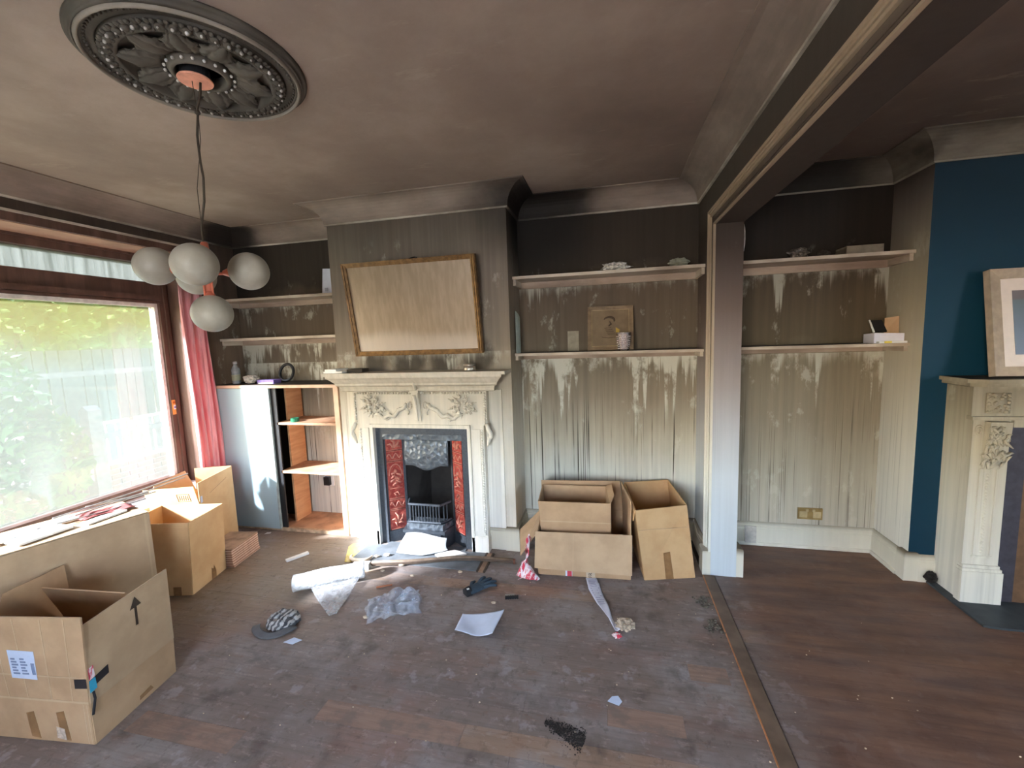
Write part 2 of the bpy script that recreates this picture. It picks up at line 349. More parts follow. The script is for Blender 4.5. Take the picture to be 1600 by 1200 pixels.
def mat_film(name, tint, alpha, rough=.12):
    n = NT(name); o = n.obj(); a = n.noise(o, (30, 30, 30), 4)
    t = n.new('ShaderNodeBsdfTransparent'); t.inputs[0].default_value = (.94, .95, .97, 1)
    g = n.new('ShaderNodeBsdfPrincipled'); g.inputs['Base Color'].default_value = tint; g.inputs['Roughness'].default_value = rough; g.inputs['Specular IOR Level'].default_value = .8
    n.put(g.inputs['Normal'], n.bump(a, .4, .01))
    m = n.new('ShaderNodeMixShader'); n.put(m.inputs[0], n.math('ADD', alpha, n.math('MULTIPLY', n.math('SUBTRACT', a, .5), .9), clamp=True))
    n.t.links.new(t.outputs[0], m.inputs[1]); n.t.links.new(g.outputs[0], m.inputs[2]); n.t.links.new(m.outputs[0], n.out.inputs[0]); return n.m
M_film = mat_film('clear_plastic_film', rgb(214, 222, 234), .20)
def mat_bubble():
    n = NT('bubble_wrap'); o = n.obj(); v = n.voro(o, (70, 70, 70))
    n.bsdf(rgb(232, 232, 230), .3, 0, n.bump(v, .8, .004), .6); return n.m
M_bubble = mat_bubble()
M_bubblefilm = mat_film('bubble_wrap_film', rgb(214, 214, 214), .34, .2)
def mat_cap():
    n = NT('grey_striped_cap_cloth'); o = n.obj(); w = n.new('ShaderNodeTexWave'); n.put(w.inputs['Vector'], n.vmul(o, (16, 22, 40))); w.inputs['Distortion'].default_value = 8; w.inputs['Scale'].default_value = .55
    n.bsdf(n.mix(n.step(w.outputs[1], .3, .7), rgb(84, 84, 86), rgb(178, 176, 174)), .6, 0, None, .3); return n.m
M_cap = mat_cap()
def mat_plasticred():
    n = NT('red_and_white_plastic'); o = n.obj(); a = n.noise(o, (55, 55, 18), 3)
    n.bsdf(n.mix(n.step(a, .46, .56), rgb(236, 222, 224), rgb(214, 60, 82)), .3, 0, None, .5); return n.m
M_plred = mat_plasticred()
M_debris = plain('plaster_crumb', rgb(206, 186, 160), .8, var=.3)
M_dirt = plain('grey_ash', rgb(96, 90, 80), .95, var=.4, scale=60)
M_ash = plain('black_ash', rgb(40, 36, 34), .95, var=.4)
M_rail = plain('sooty_wood_rail', rgb(120, 102, 86), .6, var=.25)
M_yellow = plain('yellow_patch', rgb(226, 206, 96), .5)
M_stack_light = plain('corrugated_edge', rgb(206, 176, 156), .8)
M_stack_dark = plain('corrugated_edge_dark', rgb(150, 112, 92), .8)
M_plasterpiece = plain('broken_white_board', rgb(236, 232, 226), .7, var=.04)
M_rod = plain('grey_metal_rod', rgb(176, 172, 166), .4, .4)
M_redcloth = plain('dull_red_cloth', rgb(168, 96, 92), .8)

# ------------------------------------------------------------------ mesh helpers
class MB:
    def __init__(s): s.v = []; s.f = []
    def add(s, vs, fs):
        k = len(s.v); s.v += [tuple(p) for p in vs]; s.f += [tuple(i + k for i in f) for f in fs]; return s
    def box(s, x0, x1, y0, y1, z0, z1):
        return s.hexa([(x0, y0, z0), (x1, y0, z0), (x1, y1, z0), (x0, y1, z0), (x0, y0, z1), (x1, y0, z1), (x1, y1, z1), (x0, y1, z1)])
    def hexa(s, p): return s.add(p, [(0, 3, 2, 1), (4, 5, 6, 7), (0, 1, 5, 4), (1, 2, 6, 5), (2, 3, 7, 6), (3, 0, 4, 7)])
    def obox(s, c, size, rz=0, rx=0, ry=0):
        R = Matrix.Rotation(rz, 3, 'Z') @ Matrix.Rotation(ry, 3, 'Y') @ Matrix.Rotation(rx, 3, 'X'); a, b, d = size[0] / 2, size[1] / 2, size[2] / 2
        q = [(-a, -b, -d), (a, -b, -d), (a, b, -d), (-a, b, -d), (-a, -b, d), (a, -b, d), (a, b, d), (-a, b, d)]
        return s.hexa([Vector(c) + R @ Vector(p) for p in q])
    def panel(s, p, t=.006):
        p = [Vector(q) for q in p]; n = (p[1] - p[0]).cross(p[3] - p[0]).normalized() * (t / 2)
        return s.hexa([q - n for q in p] + [q + n for q in p])
    def tube(s, pts, r, n=8, cap=True):
        pts = [Vector(p) for p in pts]; rs = r if isinstance(r, (list, tuple)) else [r] * len(pts); vs = []; fs = []
        ref = None
        for i, p in enumerate(pts):
            d = (pts[min(i + 1, len(pts) - 1)] - pts[max(i - 1, 0)]).normalized()
            if ref is None or abs(d.dot(ref)) > .95: ref = Vector((0, 0, 1)) if abs(d.z) < .9 else Vector((1, 0, 0))
            a = d.cross(ref).normalized(); b = d.cross(a).normalized(); ref = a.cross(d).normalized()
            for k in range(n): vs.append(p + (a * math.cos(2 * PI * k / n) + b * math.sin(2 * PI * k / n)) * rs[i])
        for i in range(len(pts) - 1):
            for k in range(n): fs.append((i * n + k, i * n + (k + 1) % n, (i + 1) * n + (k + 1) % n, (i + 1) * n + k))
        if cap: fs.append(tuple(range(n))[::-1]); fs.append(tuple(range((len(pts) - 1) * n, len(pts) * n)))
        return s.add(vs, fs)
    def lathe(s, prof, c=(0, 0, 0), n=32):
        vs = []; fs = []
        for r, z in prof:
            for k in range(n): vs.append((c[0] + r * math.cos(2 * PI * k / n), c[1] + r * math.sin(2 * PI * k / n), c[2] + z))
        for i in range(len(prof) - 1):
            for k in range(n): fs.append((i * n + k, i * n + (k + 1) % n, (i + 1) * n + (k + 1) % n, (i + 1) * n + k))
        if prof[0][0] > 0 and prof[-1][0] > 0:
            q = (len(prof) - 1) * n; fs += [(q + k, q + (k + 1) % n, (k + 1) % n, k) for k in range(n)]
        elif prof[0][0] > 0: fs.append(tuple(range(n))[::-1])
        elif prof[-1][0] > 0: fs.append(tuple(range((len(prof) - 1) * n, len(prof) * n)))
        return s.add(vs, fs)
    def ball(s, c, r, n=10, m=6, sc=(1, 1, 1)):
        vs = []; fs = []
        for i in range(m + 1):
            t = PI * i / m
            for k in range(n): vs.append((c[0] + r * sc[0] * math.sin(t) * math.cos(2 * PI * k / n), c[1] + r * sc[1] * math.sin(t) * math.sin(2 * PI * k / n), c[2] + r * sc[2] * math.cos(t)))
        for i in range(m):
            for k in range(n): fs.append((i * n + k, (i + 1) * n + k, (i + 1) * n + (k + 1) % n, i * n + (k + 1) % n))
        return s.add(vs, fs)
    def grid(s, fn, nu, nv, t=0):
        """a sheet fn(u, v) -> point; t gives it real thickness"""
        P = [[Vector(fn(i / nu, j / nv)) for j in range(nv + 1)] for i in range(nu + 1)]
        w = nv + 1; top = []; bot = []
        for i in range(nu + 1):
            for j in range(nv + 1):
                a = P[min(i + 1, nu)][j] - P[max(i - 1, 0)][j]; b = P[i][min(j + 1, nv)] - P[i][max(j - 1, 0)]
                nn = a.cross(b); nn = nn.normalized() * t / 2 if nn.length > 1e-9 else Vector((0, 0, t / 2))
                top.append(P[i][j] + nn); bot.append(P[i][j] - nn)
        fs = [(i * w + j, (i + 1) * w + j, (i + 1) * w + j + 1, i * w + j + 1) for i in range(nu) for j in range(nv)]
        if not t: return s.add(top, fs)
        N = len(top); fs2 = [tuple(N + k for k in f[::-1]) for f in fs]
        ed = []
        for i in range(nu): ed += [(i * w, (i + 1) * w), ((i + 1) * w + nv, i * w + nv)]
        for j in range(nv): ed += [(j + 1, j), (nu * w + j, nu * w + j + 1)]
        fs3 = [(b, a, a + N, b + N) for a, b in ed]
        return s.add(top + bot, fs + fs2 + fs3)
    def sweep(s, path, prof):
        """closed profile (offset into the room, z) along a plan path whose room lies on the right"""
        P = [Vector(p) for p in path]; n = len(P); k = len(prof); vs = []
        for i in range(n):
            ds = []
            if i > 0: ds.append((P[i] - P[i - 1]).normalized())
            if i < n - 1: ds.append((P[i + 1] - P[i]).normalized())
            ns = [Vector((d.y, -d.x)) for d in ds]
            if len(ns) == 2: m = (ns[0] + ns[1]); m = m / (1 + ns[0].dot(ns[1]))
            else: m = ns[0]
            for off, z in prof: q = P[i] + m * off; vs.append((q.x, q.y, z))
        fs = [(i * k + j, i * k + (j + 1) % k, (i + 1) * k + (j + 1) % k, (i + 1) * k + j) for i in range(n - 1) for j in range(k)]
        fs += [tuple(range(k))[::-1], tuple(range((n - 1) * k, n * k))]
        return s.add(vs, fs)
    def prism(s, poly, axis, a, b):
        """polygon in the plane across axis, from a to b"""
        n = len(poly)
        def pt(p, t): return {'x': (t, p[0], p[1]), 'y': (p[0], t, p[1]), 'z': (p[0], p[1], t)}[axis]
        return s.add([pt(p, a) for p in poly] + [pt(p, b) for p in poly], [tuple(range(n)), tuple(range(n, 2 * n))[::-1]] + [(i, i + n, (i + 1) % n + n, (i + 1) % n) for i in range(n)])
    def build(s, name, mat, parent=None, smooth=False, origin=None, fix=True, mats=None):
        off = wloc(parent) if parent else Vector(origin if origin else (0, 0, 0))
        me = bpy.data.meshes.new(name); me.from_pydata([tuple(Vector(p) - off) for p in s.v], [], s.f); me.update()
        if fix:
            import bmesh
            bm = bmesh.new(); bm.from_mesh(me); bmesh.ops.recalc_face_normals(bm, faces=bm.faces); bm.to_mesh(me); bm.free()
        me.materials.append(mat)
        for x in (mats or []): me.materials.append(x)
        if smooth:
            for p in me.polygons: p.use_smooth = True
        o = bpy.data.objects.new(name, me); COL.objects.link(o)
        if parent: o.parent = parent
        else: o.location = off
        return o
def wloc(o):
    v = Vector((0, 0, 0))
    while o: v += o.location; o = o.parent
    return v
def tag(o, label=None, cat=None, group=None, kind=None):
    if label: o['label'] = label
    if cat: o['category'] = cat
    if group: o['group'] = group
    if kind: o['kind'] = kind
    return o
def empty(name, loc, label, cat, group=None, kind=None):
    o = bpy.data.objects.new(name, None); COL.objects.link(o); o.location = loc; o.empty_display_size = .1
    return tag(o, label, cat, group, kind)
def dup(o, parent=None):
    c = o.copy(); COL.objects.link(c); c.parent = parent
    for ch in list(o.children): dup(ch, c)
    return c
def text_mesh(body, size, name, mat, parent, mw, ext=.0006):
    cu = bpy.data.curves.new('lettering', 'FONT'); cu.body = body; cu.size = size; cu.align_x = 'CENTER'; cu.align_y = 'CENTER'; cu.extrude = ext
    t = bpy.data.objects.new('lettering', cu); COL.objects.link(t); dg = bpy.context.evaluated_depsgraph_get()
    me = bpy.data.meshes.new_from_object(t.evaluated_get(dg)); bpy.data.objects.remove(t); bpy.data.curves.remove(cu)
    me.transform(mw); off = wloc(parent)
    me.transform(Matrix.Translation(-off)); me.materials.clear(); me.materials.append(mat)
    o = bpy.data.objects.new(name, me); COL.objects.link(o); o.parent = parent; return o
def frame_matrix(o, ex, ey):
    ex = Vector(ex).normalized(); ez = ex.cross(Vector(ey)).normalized(); ey = ez.cross(ex)
    m = Matrix((ex, ey, ez)).transposed().to_4x4(); m.translation = o; return m
STR = 'structure'

# ================================================================== SETTING
# ---- floor with its boards
floor = MB().box(XW - .4, XE + .2, YN - .2, YB + .2, -.10, -.022).build('floor', M_gap)
tag(floor, 'worn dark wooden floor of both rooms, scuffed and dusty', 'floor', None, STR)
unit = MB().box(0, 1, 0, 1, -1, 0).build('floorboard', M_floor)
unit_mesh = unit.data; bpy.data.objects.remove(unit)
BARE = [(.16, .37, 2.06), (-.02, .30, 1.70), (-2.1, -1.55, 1.28), (.37, .55, 2.06), (-1.3, -.62, 1.50)]
def mat_bare():
    n = NT('worn_bare_board'); p = n.pos(); g = n.noise(p, (4, 50, 8), 5, .6); d = n.noise(p, (9, 14, 1), 6, .65)
    c = n.mix(n.step(g, .3, .7), rgb(140, 114, 100), rgb(156, 130, 114)); c = n.mix(n.math('MULTIPLY', n.step(d, .42, .62), .7), c, rgb(118, 104, 97))
    n.bsdf(c, .6, 0, n.bump(g, .12, .003), .3); return n.m
bare_mesh = unit_mesh.copy(); bare_mesh.materials.clear(); bare_mesh.materials.append(mat_bare())
def boards(x0, x1, y0, y1, wd, seed):
    rnd = random.Random(seed); y = y0
    while y < y1 - .01:
        w = min(wd, y1 - y); cuts = [x0]; x = x0 + rnd.uniform(.7, 1.9)
        while x < x1 - .5: cuts.append(x); x += rnd.uniform(1.5, 2.6)
        cuts.append(x1)
        bare = [c for c in BARE if y <= c[2] < y + w and x0 < c[0] < x1]
        for c in bare: cuts = sorted([k for k in cuts if k < c[0] - .3 or k > c[1] + .3 or k in (x0, x1)] + [c[0], c[1]])
        for a, b in zip(cuts, cuts[1:]):
            o = bpy.data.objects.new('floorboard', bare_mesh if any(abs(a - c[0]) < .001 for c in bare) else unit_mesh); COL.objects.link(o); o.parent = floor
            o.location = (a + .0005, y + .0005, rnd.uniform(-.0008, 0)); o.scale = (b - a - .001, w - .001, .022)
        y += wd
boards(XW - .3, .615, YN, YB, .106, 3)
boards(.69, XE, YN, YB, .106, 5)
thr = MB().box(.617, .684, YN, YP - .02, -.022, .010).build('trim_1', plain('worn_threshold', rgb(108, 90, 76), .5, var=.25, scale=8))
tag(thr, 'worn wooden threshold strip crossing the floor between the two rooms', 'threshold', None, STR)
MB().box(.6125, .6175, YN, YP - .02, -.02, .0085).build('edge', plain('bare_wood_edge', rgb(176, 120, 78), .5), thr)

# ---- ceiling
c = MB().box(XW - .4, XE + .2, YN - .2, YB + .3, H, H + .12).build('ceiling', M_ceil); tag(c, 'brown smoke-stained plaster ceiling over both rooms', 'ceiling', None, STR)

# ---- walls
w = MB()
w.box(XW - .35, XW, YN, WY0, 0, H).box(XW - .35, XW, WY1, YB + .2, 0, H).box(XW - .35, XW, WY0, WY1, 0, WZ0 - .03).box(XW - .35, XW, WY0, WY1, WZ1, H)
tag(w.build('wall_left', M_leftwall), 'smoke-darkened wall around the big garden window', 'wall', None, STR)
tag(MB().box(XW - .35, XPL + .08, YB, YB + .25, 0, H).build('wall_back', M_wall_room), 'soot-streaked back wall of the alcoves either side of the iron fireplace', 'wall', None, STR)
tag(MB().box(XPL + .08, XE + .2, YB, YB + .25, 0, H).build('wall_back', M_wall_far), 'soot-streaked back wall of the next room alcove with brass socket', 'wall', None, STR)
NWX0, NWX1, NWZ0, NWZ1 = -1.5, -.1, .75, 2.15
w = MB().box(XW - .35, NWX0, YN - .25, YN, 0, H).box(NWX1, XE + .2, YN - .25, YN, 0, H).box(NWX0, NWX1, YN - .25, YN, 0, NWZ0).box(NWX0, NWX1, YN - .25, YN, NWZ1, H)
tag(w.build('wall_front', M_plainwall), 'stained wall behind the viewer with an added fill-light window', 'wall', None, STR)
EY0, EY1 = -.9, .6
w = MB().box(XE, XE + .3, YN, EY0, 0, H).box(XE, XE + .3, EY1, YB + .2, 0, H).box(XE, XE + .3, EY0, EY1, 0, .3).box(XE, XE + .3, EY0, EY1, 2.5, H)
tag(w.build('wall_right', M_plainwall), 'stained end wall of the next room with an added fill-light window', 'wall', None, STR)

# chimney breast of the near room (hollow behind the fire)
FX = -1.457
w = MB().box(XL, FX - .40, YC, YB, 0, H).box(FX + .40, XR, YC, YB, 0, H).box(FX - .40, FX + .40, YC, YB, 1.0, H).box(FX - .40, FX + .40, YB - .03, YB, 0, 1.0)
tag(w.build('chimney_breast', M_chimney), 'smoke-stained chimney breast behind the white mantel and tilted mirror', 'chimney breast', None, STR)
# chimney breast of the next room: blue face, stained side
o = MB().box(XQ, XE, YQ, YB, 0, H).build('chimney_breast', M_side_far, mats=[M_blue])
for p in o.data.polygons:
    if p.normal.y < -.5: p.material_index = 1
tag(o, 'chimney breast with teal blue painted face beside the far alcove', 'chimney breast', None, STR)
# partition stub and beam
w = MB().box(XPL, XPR, YP, YB, 0, H).box(XPL, XPR, YN, YP, HS, H)
part = tag(w.build('wall_partition', M_jamb), 'white stub wall and dark beam framing the opening between the rooms', 'partition', None, STR)

# coving
def cove_profile():
    p = [(-.002, HC - .002), (.012, HC - .002)]
    p += [(.004 + CP - (CP - .012) * math.cos(t) - .0, HC + (H - HC - .006) * math.sin(t)) for t in [i * PI / 2 / 8 for i in range(9)]]
    p += [(CP + .004, H + .01), (-.002, H + .01)]
    return p
path1 = [(XW, YN), (XW, YB), (XL, YB), (XL, YC), (XR, YC), (XR, YB), (XPL, YB), (XPL, YN)]
path2 = [(XPR, YN), (XPR, YB), (XQ, YB), (XQ, YQ), (XE, YQ)]
o = MB().sweep(path1, cove_profile()).build('trim_2', M_cove); tag(o, 'smoke-stained plaster coving around the near room ceiling', 'coving', None, STR)
MB().sweep(path1, [(0, HC - .014), (.014, HC - .014), (.016, HC - .004), (.012, HC + .001), (0, HC)]).build('bead', M_bead, o)
MB().sweep(path1, [(CP - .004, H - .008), (CP + .006, H - .008), (CP + .006, H + .004), (CP - .004, H + .004)]).build('bead', M_cove, o)
o = MB().sweep(path2, cove_profile()).build('trim_3', M_cove_far); tag(o, 'dark smoke-stained plaster coving around the next room ceiling', 'coving', None, STR)
MB().sweep(path2, [(0, HC - .012), (.012, HC - .012), (.014, HC - .004), (.010, HC + .001), (0, HC)]).build('bead', mat_cove('dull_far_bead', rgb(110, 98, 82), rgb(160, 150, 132)), o)
MB().sweep(path2, [(CP - .004, H - .007), (CP + .006, H - .007), (CP + .006, H + .004), (CP - .004, H + .004)]).build('bead', M_cove_far, o)

# architrave of the opening, on the near-room face
ar = empty('trim_4', (XPL, YP, 0), 'moulded architrave around the opening between the rooms', 'architrave', None, STR)
AW = .098
def arch(a0, a1, t, name, m):
    b = MB()
    b.box(XPL - t, XPL + .001, YP + a0, YP + a1, .165, HS + a1)                       # upright
    b.box(XPL - t, XPL + .001, YN, YP + a1, HS + a0, HS + a1)                         # head
    return b.build(name, m, ar)
M_arch = soot('sooty_architrave', [(0, rgb(220, 226, 220)), (.8, rgb(206, 204, 190)), (1.5, rgb(140, 127, 112)), (2.2, rgb(96, 83, 71)), (2.34, rgb(78, 66, 56)), (2.42, rgb(120, 104, 88))], streak=.1, drip=0, patch=.1, zwob=.1)
M_arch_lit = soot('sooty_architrave_lit', [(0, rgb(226, 230, 222)), (.8, rgb(214, 210, 196)), (1.5, rgb(168, 152, 132)), (2.2, rgb(140, 122, 102)), (2.5, rgb(170, 148, 122))], streak=.1, drip=0, patch=.1, zwob=.1)  # paler copy of the architrave colour, painting light on its raised edges
M_arch_shade = soot('sooty_architrave_shade', [(0, rgb(170, 172, 168)), (.8, rgb(150, 146, 136)), (1.5, rgb(92, 80, 68)), (2.5, rgb(60, 50, 42))], streak=.1, drip=0, patch=0, zwob=.1)  # darker copy, painting the shade of the grooves into the colour
arch(0, .010, .014, 'bead', M_arch_lit); arch(.010, .016, .005, 'groove', M_arch_shade); arch(.016, .024, .011, 'bead', M_arch); arch(.024, .029, .004, 'groove', M_arch_shade); arch(.029, .056, .010, 'flat', M_arch); arch(.056, .060, .004, 'groove', M_arch_shade); arch(.060, .072, .018, 'ogee', M_arch_lit); arch(.072, .075, .012, 'groove', M_arch_shade); arch(.075, .084, .022, 'ogee', M_arch_lit); arch(.084, AW, .030, 'back_band', M_arch_lit)

# skirting boards
SK = [(0, -.001), (.022, -.001), (.022, .128), (.018, .134), (.018, .146), (.013, .152), (.013, .166), (.006, .178), (0, .178)]
def skirt(path, name, label):
    o = MB().sweep(path, SK).build(name, M_skirt); tag(o, label, 'skirting board', None, STR); return o
skirt([(XR, YC - .001), (XR, YB), (XPL, YB), (XPL, YP + .12)], 'baseboard_back', 'skirting board behind the open boxes in the near alcove')
sk2 = skirt([(XPR, YP + .04), (XPR, YB), (XQ, YB), (XQ, YQ + .04)], 'baseboard_right', 'cream skirting board around the empty far alcove')
MB().sweep([(XPR + .05, YB), (XQ, YB), (XQ, YQ + .06)], [(.022, -.001), (.036, -.001), (.036, .016), (.030, .022), (.022, .022)]).build('bead', M_skirt, sk2)
MB().box(1.02, 1.10, YB - .034, YB - .021, .0, .150).build('pipe_cover', plain('grey_plastic_strip', rgb(184, 180, 172), .5), sk2)
skirt([(XQ + .05, YQ), (2.03, YQ)], 'baseboard_right', 'short skirting board between the blue wall corner and the far mantel')
o = MB().box(-.955, -.80, YC - .022, YC + .001, 0, .178).box(-.955, -.80, YC - .028, YC, .150, .160).build('baseboard_front', M_skirt); tag(o, 'short skirting board right of the white mantel jamb', 'skirting board', None, STR)
def plinth(x0, x1, y0, y1, h, label):
    b = MB().box(x0, x1, y0, y1, 0, h); b.prism([(x0, h), (x1, h), (x1 - .006, h + .006), (x0 + .006, h + .006)], 'y', y0 + .003, y1)
    tag(b.build('trim_5', M_skirt), label, 'plinth block', None, STR)
plinth(-.80, -.690, YC - .032, YC + .10, .178, 'white plinth block at the chimney breast corner beside the boxes')
plinth(XPL - .05, XPL + .001, YP - .002, YP + .11, .163, 'plinth block under the architrave beside the right-hand box')
plinth(XPR - .001, XPR + .045, YP + .003, YP + .12, .19, 'plinth block on the far side of the white stub wall')
plinth(XQ - .03, XQ + .05, YQ - .02, YQ + .06, .185, 'cream plinth block at the corner under the blue wall')

# ---- garden window
win = empty('window_1', (WX, (WY0 + WY1) / 2, WZ0), 'big brown framed garden window with sooty hazed glass', 'window', None, STR)
fx0, fx1 = WX - .07, WX
MB().box(fx0, fx1 + .02, WY0, WY1, 2.39, WZ1).box(fx1 - .01, fx1 + .035, WY0, WY1, 2.44, WZ1).build('frame_head', M_frame, win)
MB().box(fx0, fx1 + .02, WY1 - .085, WY1, WZ0, 2.39).box(fx0, fx1 + .035, WY1 - .05, WY1 - .02, WZ0, 2.39).build('jamb', M_frame, win)
MB().box(fx0, fx1 + .02, WY0, WY0 + .085, WZ0, 2.39).build('jamb', M_frame, win)
MB().box(fx0, fx1 + .02, WY0 + .085, WY1 - .085, 2.06, 2.235).box(fx1, fx1 + .045, WY0, WY1 - .085, 2.085, 2.125).box(fx1, fx1 + .032, WY0, WY1 - .085, 2.06, 2.078).build('transom', M_frame, win)
MB().box(fx0, fx1 + .02, WY0 + .085, WY1 - .085, WZ0, .545).build('bottom_rail', M_frame, win)
MB().box(fx0 + .005, fx1 - .005, WY0 + .085, WY0 + .115, .545, 2.06).box(fx0 + .005, fx1 - .005, WY1 - .112, WY1 - .085, .545, 2.06).box(fx0 + .005, fx1 - .005, WY0 + .115, WY1 - .112, 2.03, 2.06).build('casement', plain('white_upvc', rgb(216, 210, 200), .4), win)
MB().box(WX - .045, WX - .040, WY0 + .10, WY1 - .10, .54, 2.05).build('pane', M_glass, win)
MB().box(WX - .045, WX - .040, WY0 + .08, WY1 - .08, 2.23, 2.395).build('pane', M_glass_top, win)
o = MB().box(WX - .02, XW + .05, WY0 - .03, WY1 + .0, WZ0 - .03, WZ0).build('window_sill', plain('white_sill_paint', rgb(222, 216, 206), .5), win)
# reveal lining
MB().box(WX, XW - .001, WY0, WY1, WZ1 - .004, WZ1).build('reveal_soffit', M_reveal, win)
MB().box(WX, XW - .001, WY1 - .004, WY1, WZ0, WZ1).build('reveal_lining', M_frame, win)
# pelmet board and curtain track
o = MB().box(XW, XW + .022, WY0 - .1, WY1 + .06, 2.462, 2.515).build('trim_6', M_frame); tag(o, 'dark brown board along the head of the garden window', 'trim', None, STR)
MB().box(XW, XW + .032, WY0 - .1, WY1 + .06, 2.515, 2.530).build('bead', M_bead, o)

# unseen windows added for fill light: near wall and street side
def fill_window(name, c, sx, sz, axis, label, glass=None):
    e = empty(name, c, label, 'window', None, STR)
    def bx(a0, a1, z0, z1, t=.03):
        b = MB()
        if axis == 'x': b.box(c[0] + a0, c[0] + a1, c[1] - t, c[1] + t, c[2] + z0, c[2] + z1)
        else: b.box(c[0] - t, c[0] + t, c[1] + a0, c[1] + a1, c[2] + z0, c[2] + z1)
        return b
    h, k = sx / 2, sz
    for i, (a0, a1, z0, z1) in enumerate([(-h, h, 0, .07), (-h, h, k - .07, k), (-h, -h + .07, .07, k - .07), (h - .07, h, .07, k - .07), (-.035, .035, .07, k - .07)]):
        bx(a0, a1, z0, z1).build(['bottom_rail', 'frame_head', 'jamb', 'jamb', 'mullion'][i], M_frame, e)
    bx(-h + .07, h - .07, .07, k - .07, .003).build('pane', glass or M_glass_far, e)
fill_window('fill_window_near', ((NWX0 + NWX1) / 2, YN - .12, NWZ0), NWX1 - NWX0, NWZ1 - NWZ0, 'x', 'unseen brown framed window added behind the viewer for fill light')
fill_window('fill_window_street', (XE + .15, (EY0 + EY1) / 2, .3), EY1 - EY0, 2.2, 'y', 'unseen street-side window added for fill light at the end of the next room')
portal('sky_portal', (XW - .40, (WY0 + WY1) / 2, (WZ0 + WZ1) / 2), WZ1 - WZ0, WY1 - WY0, (0, -PI / 2, 0))
portal('sky_portal', ((NWX0 + NWX1) / 2, YN - .30, (NWZ0 + NWZ1) / 2), NWX1 - NWX0, NWZ1 - NWZ0, (PI / 2, 0, 0))
portal('sky_portal', (XE + .35, (EY0 + EY1) / 2, 1.4), 2.2, EY1 - EY0, (0, PI / 2, 0))

# ================================================================== GARDEN beyond the window
M_lawn = plain('sunny_lawn', rgb(150, 156, 132), .9, var=.3, scale=3)
M_brick = plain('pale_brick', rgb(158, 122, 98), .8, var=.2)
M_mortar = plain('mortar', rgb(190, 182, 168), .9)
M_fence = plain('weathered_fence', rgb(128, 124, 110), .8, var=.2)
M_leaf = plain('garden_leaf', rgb(110, 148, 66), .6, var=.35, scale=2)
M_leaf2 = plain('dark_garden_leaf', rgb(70, 110, 62), .6, var=.35, scale=2)
M_bark = plain('bark', rgb(96, 80, 62), .9)
g = MB().box(-16, XW - .35, -6, 14, -.5, -.35).build('lawn', M_lawn); tag(g, 'bright garden ground outside the sooty window', 'lawn', None, STR)
GX = -6.75
bw = empty('brick_wall', (GX, 4.2, -.35), 'low pale brick wall under the garden fence', 'brick wall')
MB().box(GX - .10, GX - .006, 1.6, 7.2, -.35, .10).build('mortar_bed', M_mortar, bw)
bm_ = MB().box(-.09, .006, -.105, .105, -.032, .032).build('brick', M_brick); bmesh_ = bm_.data; bpy.data.objects.remove(bm_)
for r in range(6):
    for c in range(14):
        y = 2.75 + c * .225 + (r % 2) * .112
        o = bpy.data.objects.new('brick', bmesh_); COL.objects.link(o); o.parent = bw
        o.location = (random.uniform(-.004, .004), y - 4.2, .035 + r * .076)
cp = MB().box(GX - .13, GX + .03, 1.6, 7.2, .10, .15).build('coping', M_mortar, bw)
fe = empty('garden_fence', (GX - .05, 4.2, .15), 'weathered slatted fence on the low brick wall', 'fence')
sl = MB().box(-.012, .012, -.045, .045, 0, .52).build('slat', M_fence); slm = sl.data; bpy.data.objects.remove(sl)
s2 = MB().box(-.012, .012, -.055, .055, 0, 1.0).build('slat', plain('mossy_fence', rgb(92, 98, 80), .85, var=.25)); s2m = s2.data; bpy.data.objects.remove(s2)
for i in range(34):
    y = 2.3 + i * .125
    o = bpy.data.objects.new('slat', slm); COL.objects.link(o); o.parent = fe; o.location = (0, y - 4.2, 0)
    o = bpy.data.objects.new('slat', s2m); COL.objects.link(o); o.parent = fe; o.location = (-.06, y + random.uniform(-.01, .01) - 4.2, .55)
MB().box(GX - .09, GX - .01, 1.6, 7.2, .47, .55).build('rail', M_fence, fe)
MB().box(GX - .13, GX - .09, 1.6, 7.2, 1.35, 1.42).build('rail', M_fence, fe)
for y in (2.2, 6.0): MB().box(GX - .07, GX + .05, y, y + .12, .10, 1.65).build('post', M_fence, fe)
po = MB().box(GX + .13, GX + .29, 3.98, 4.13, -.35, .92).prism([(GX + .13, .92), (GX + .29, .92), (GX + .21, .98)], 'y', 3.98, 4.13).build('gate_post', M_fence, origin=(GX + .2, 4.05, -.35))
tag(po, 'thick weathered post standing before the slatted fence', 'post')
def bush(name, c, sc, n, mat, label, cat, lr=.07, trunk=True, seed=1):
    rnd = random.Random(seed); e = empty(name, (c[0], c[1], -.35), label, cat); b = MB()
    for i in range(n):
        while True:
            q = Vector((rnd.uniform(-1, 1), rnd.uniform(-1, 1), rnd.uniform(-1, 1)))
            if .25 < q.length < 1: break
        p = Vector((c[0] + q.x * sc[0], c[1] + q.y * sc[1], c[2] + q.z * sc[2]))
        a = Vector((rnd.gauss(0, 1), rnd.gauss(0, 1), rnd.gauss(0, 1))).normalized(); d = a.orthogonal().normalized(); l = lr * rnd.uniform(.6, 1.3)
        b.add([p - a * l, p + d * l * .42, p + a * l, p - d * l * .42], [(0, 1, 2, 3)])
    o = b.build('foliage', mat, e, fix=False); o['kind'] = 'stuff'
    if trunk:
        MB().tube([(c[0], c[1], -.35), (c[0] + .05, c[1] + .03, c[2] - sc[2] * .4), (c[0], c[1], c[2] + sc[2] * .5)], [.06, .05, .02]).build('stem', M_bark, e)
    return e
bush('garden_shrub', (-6.1, 2.75, .75), (.40, .72, 1.15), 2000, M_leaf2, 'leafy green shrub on the house side of the fence', 'shrub', seed=2)
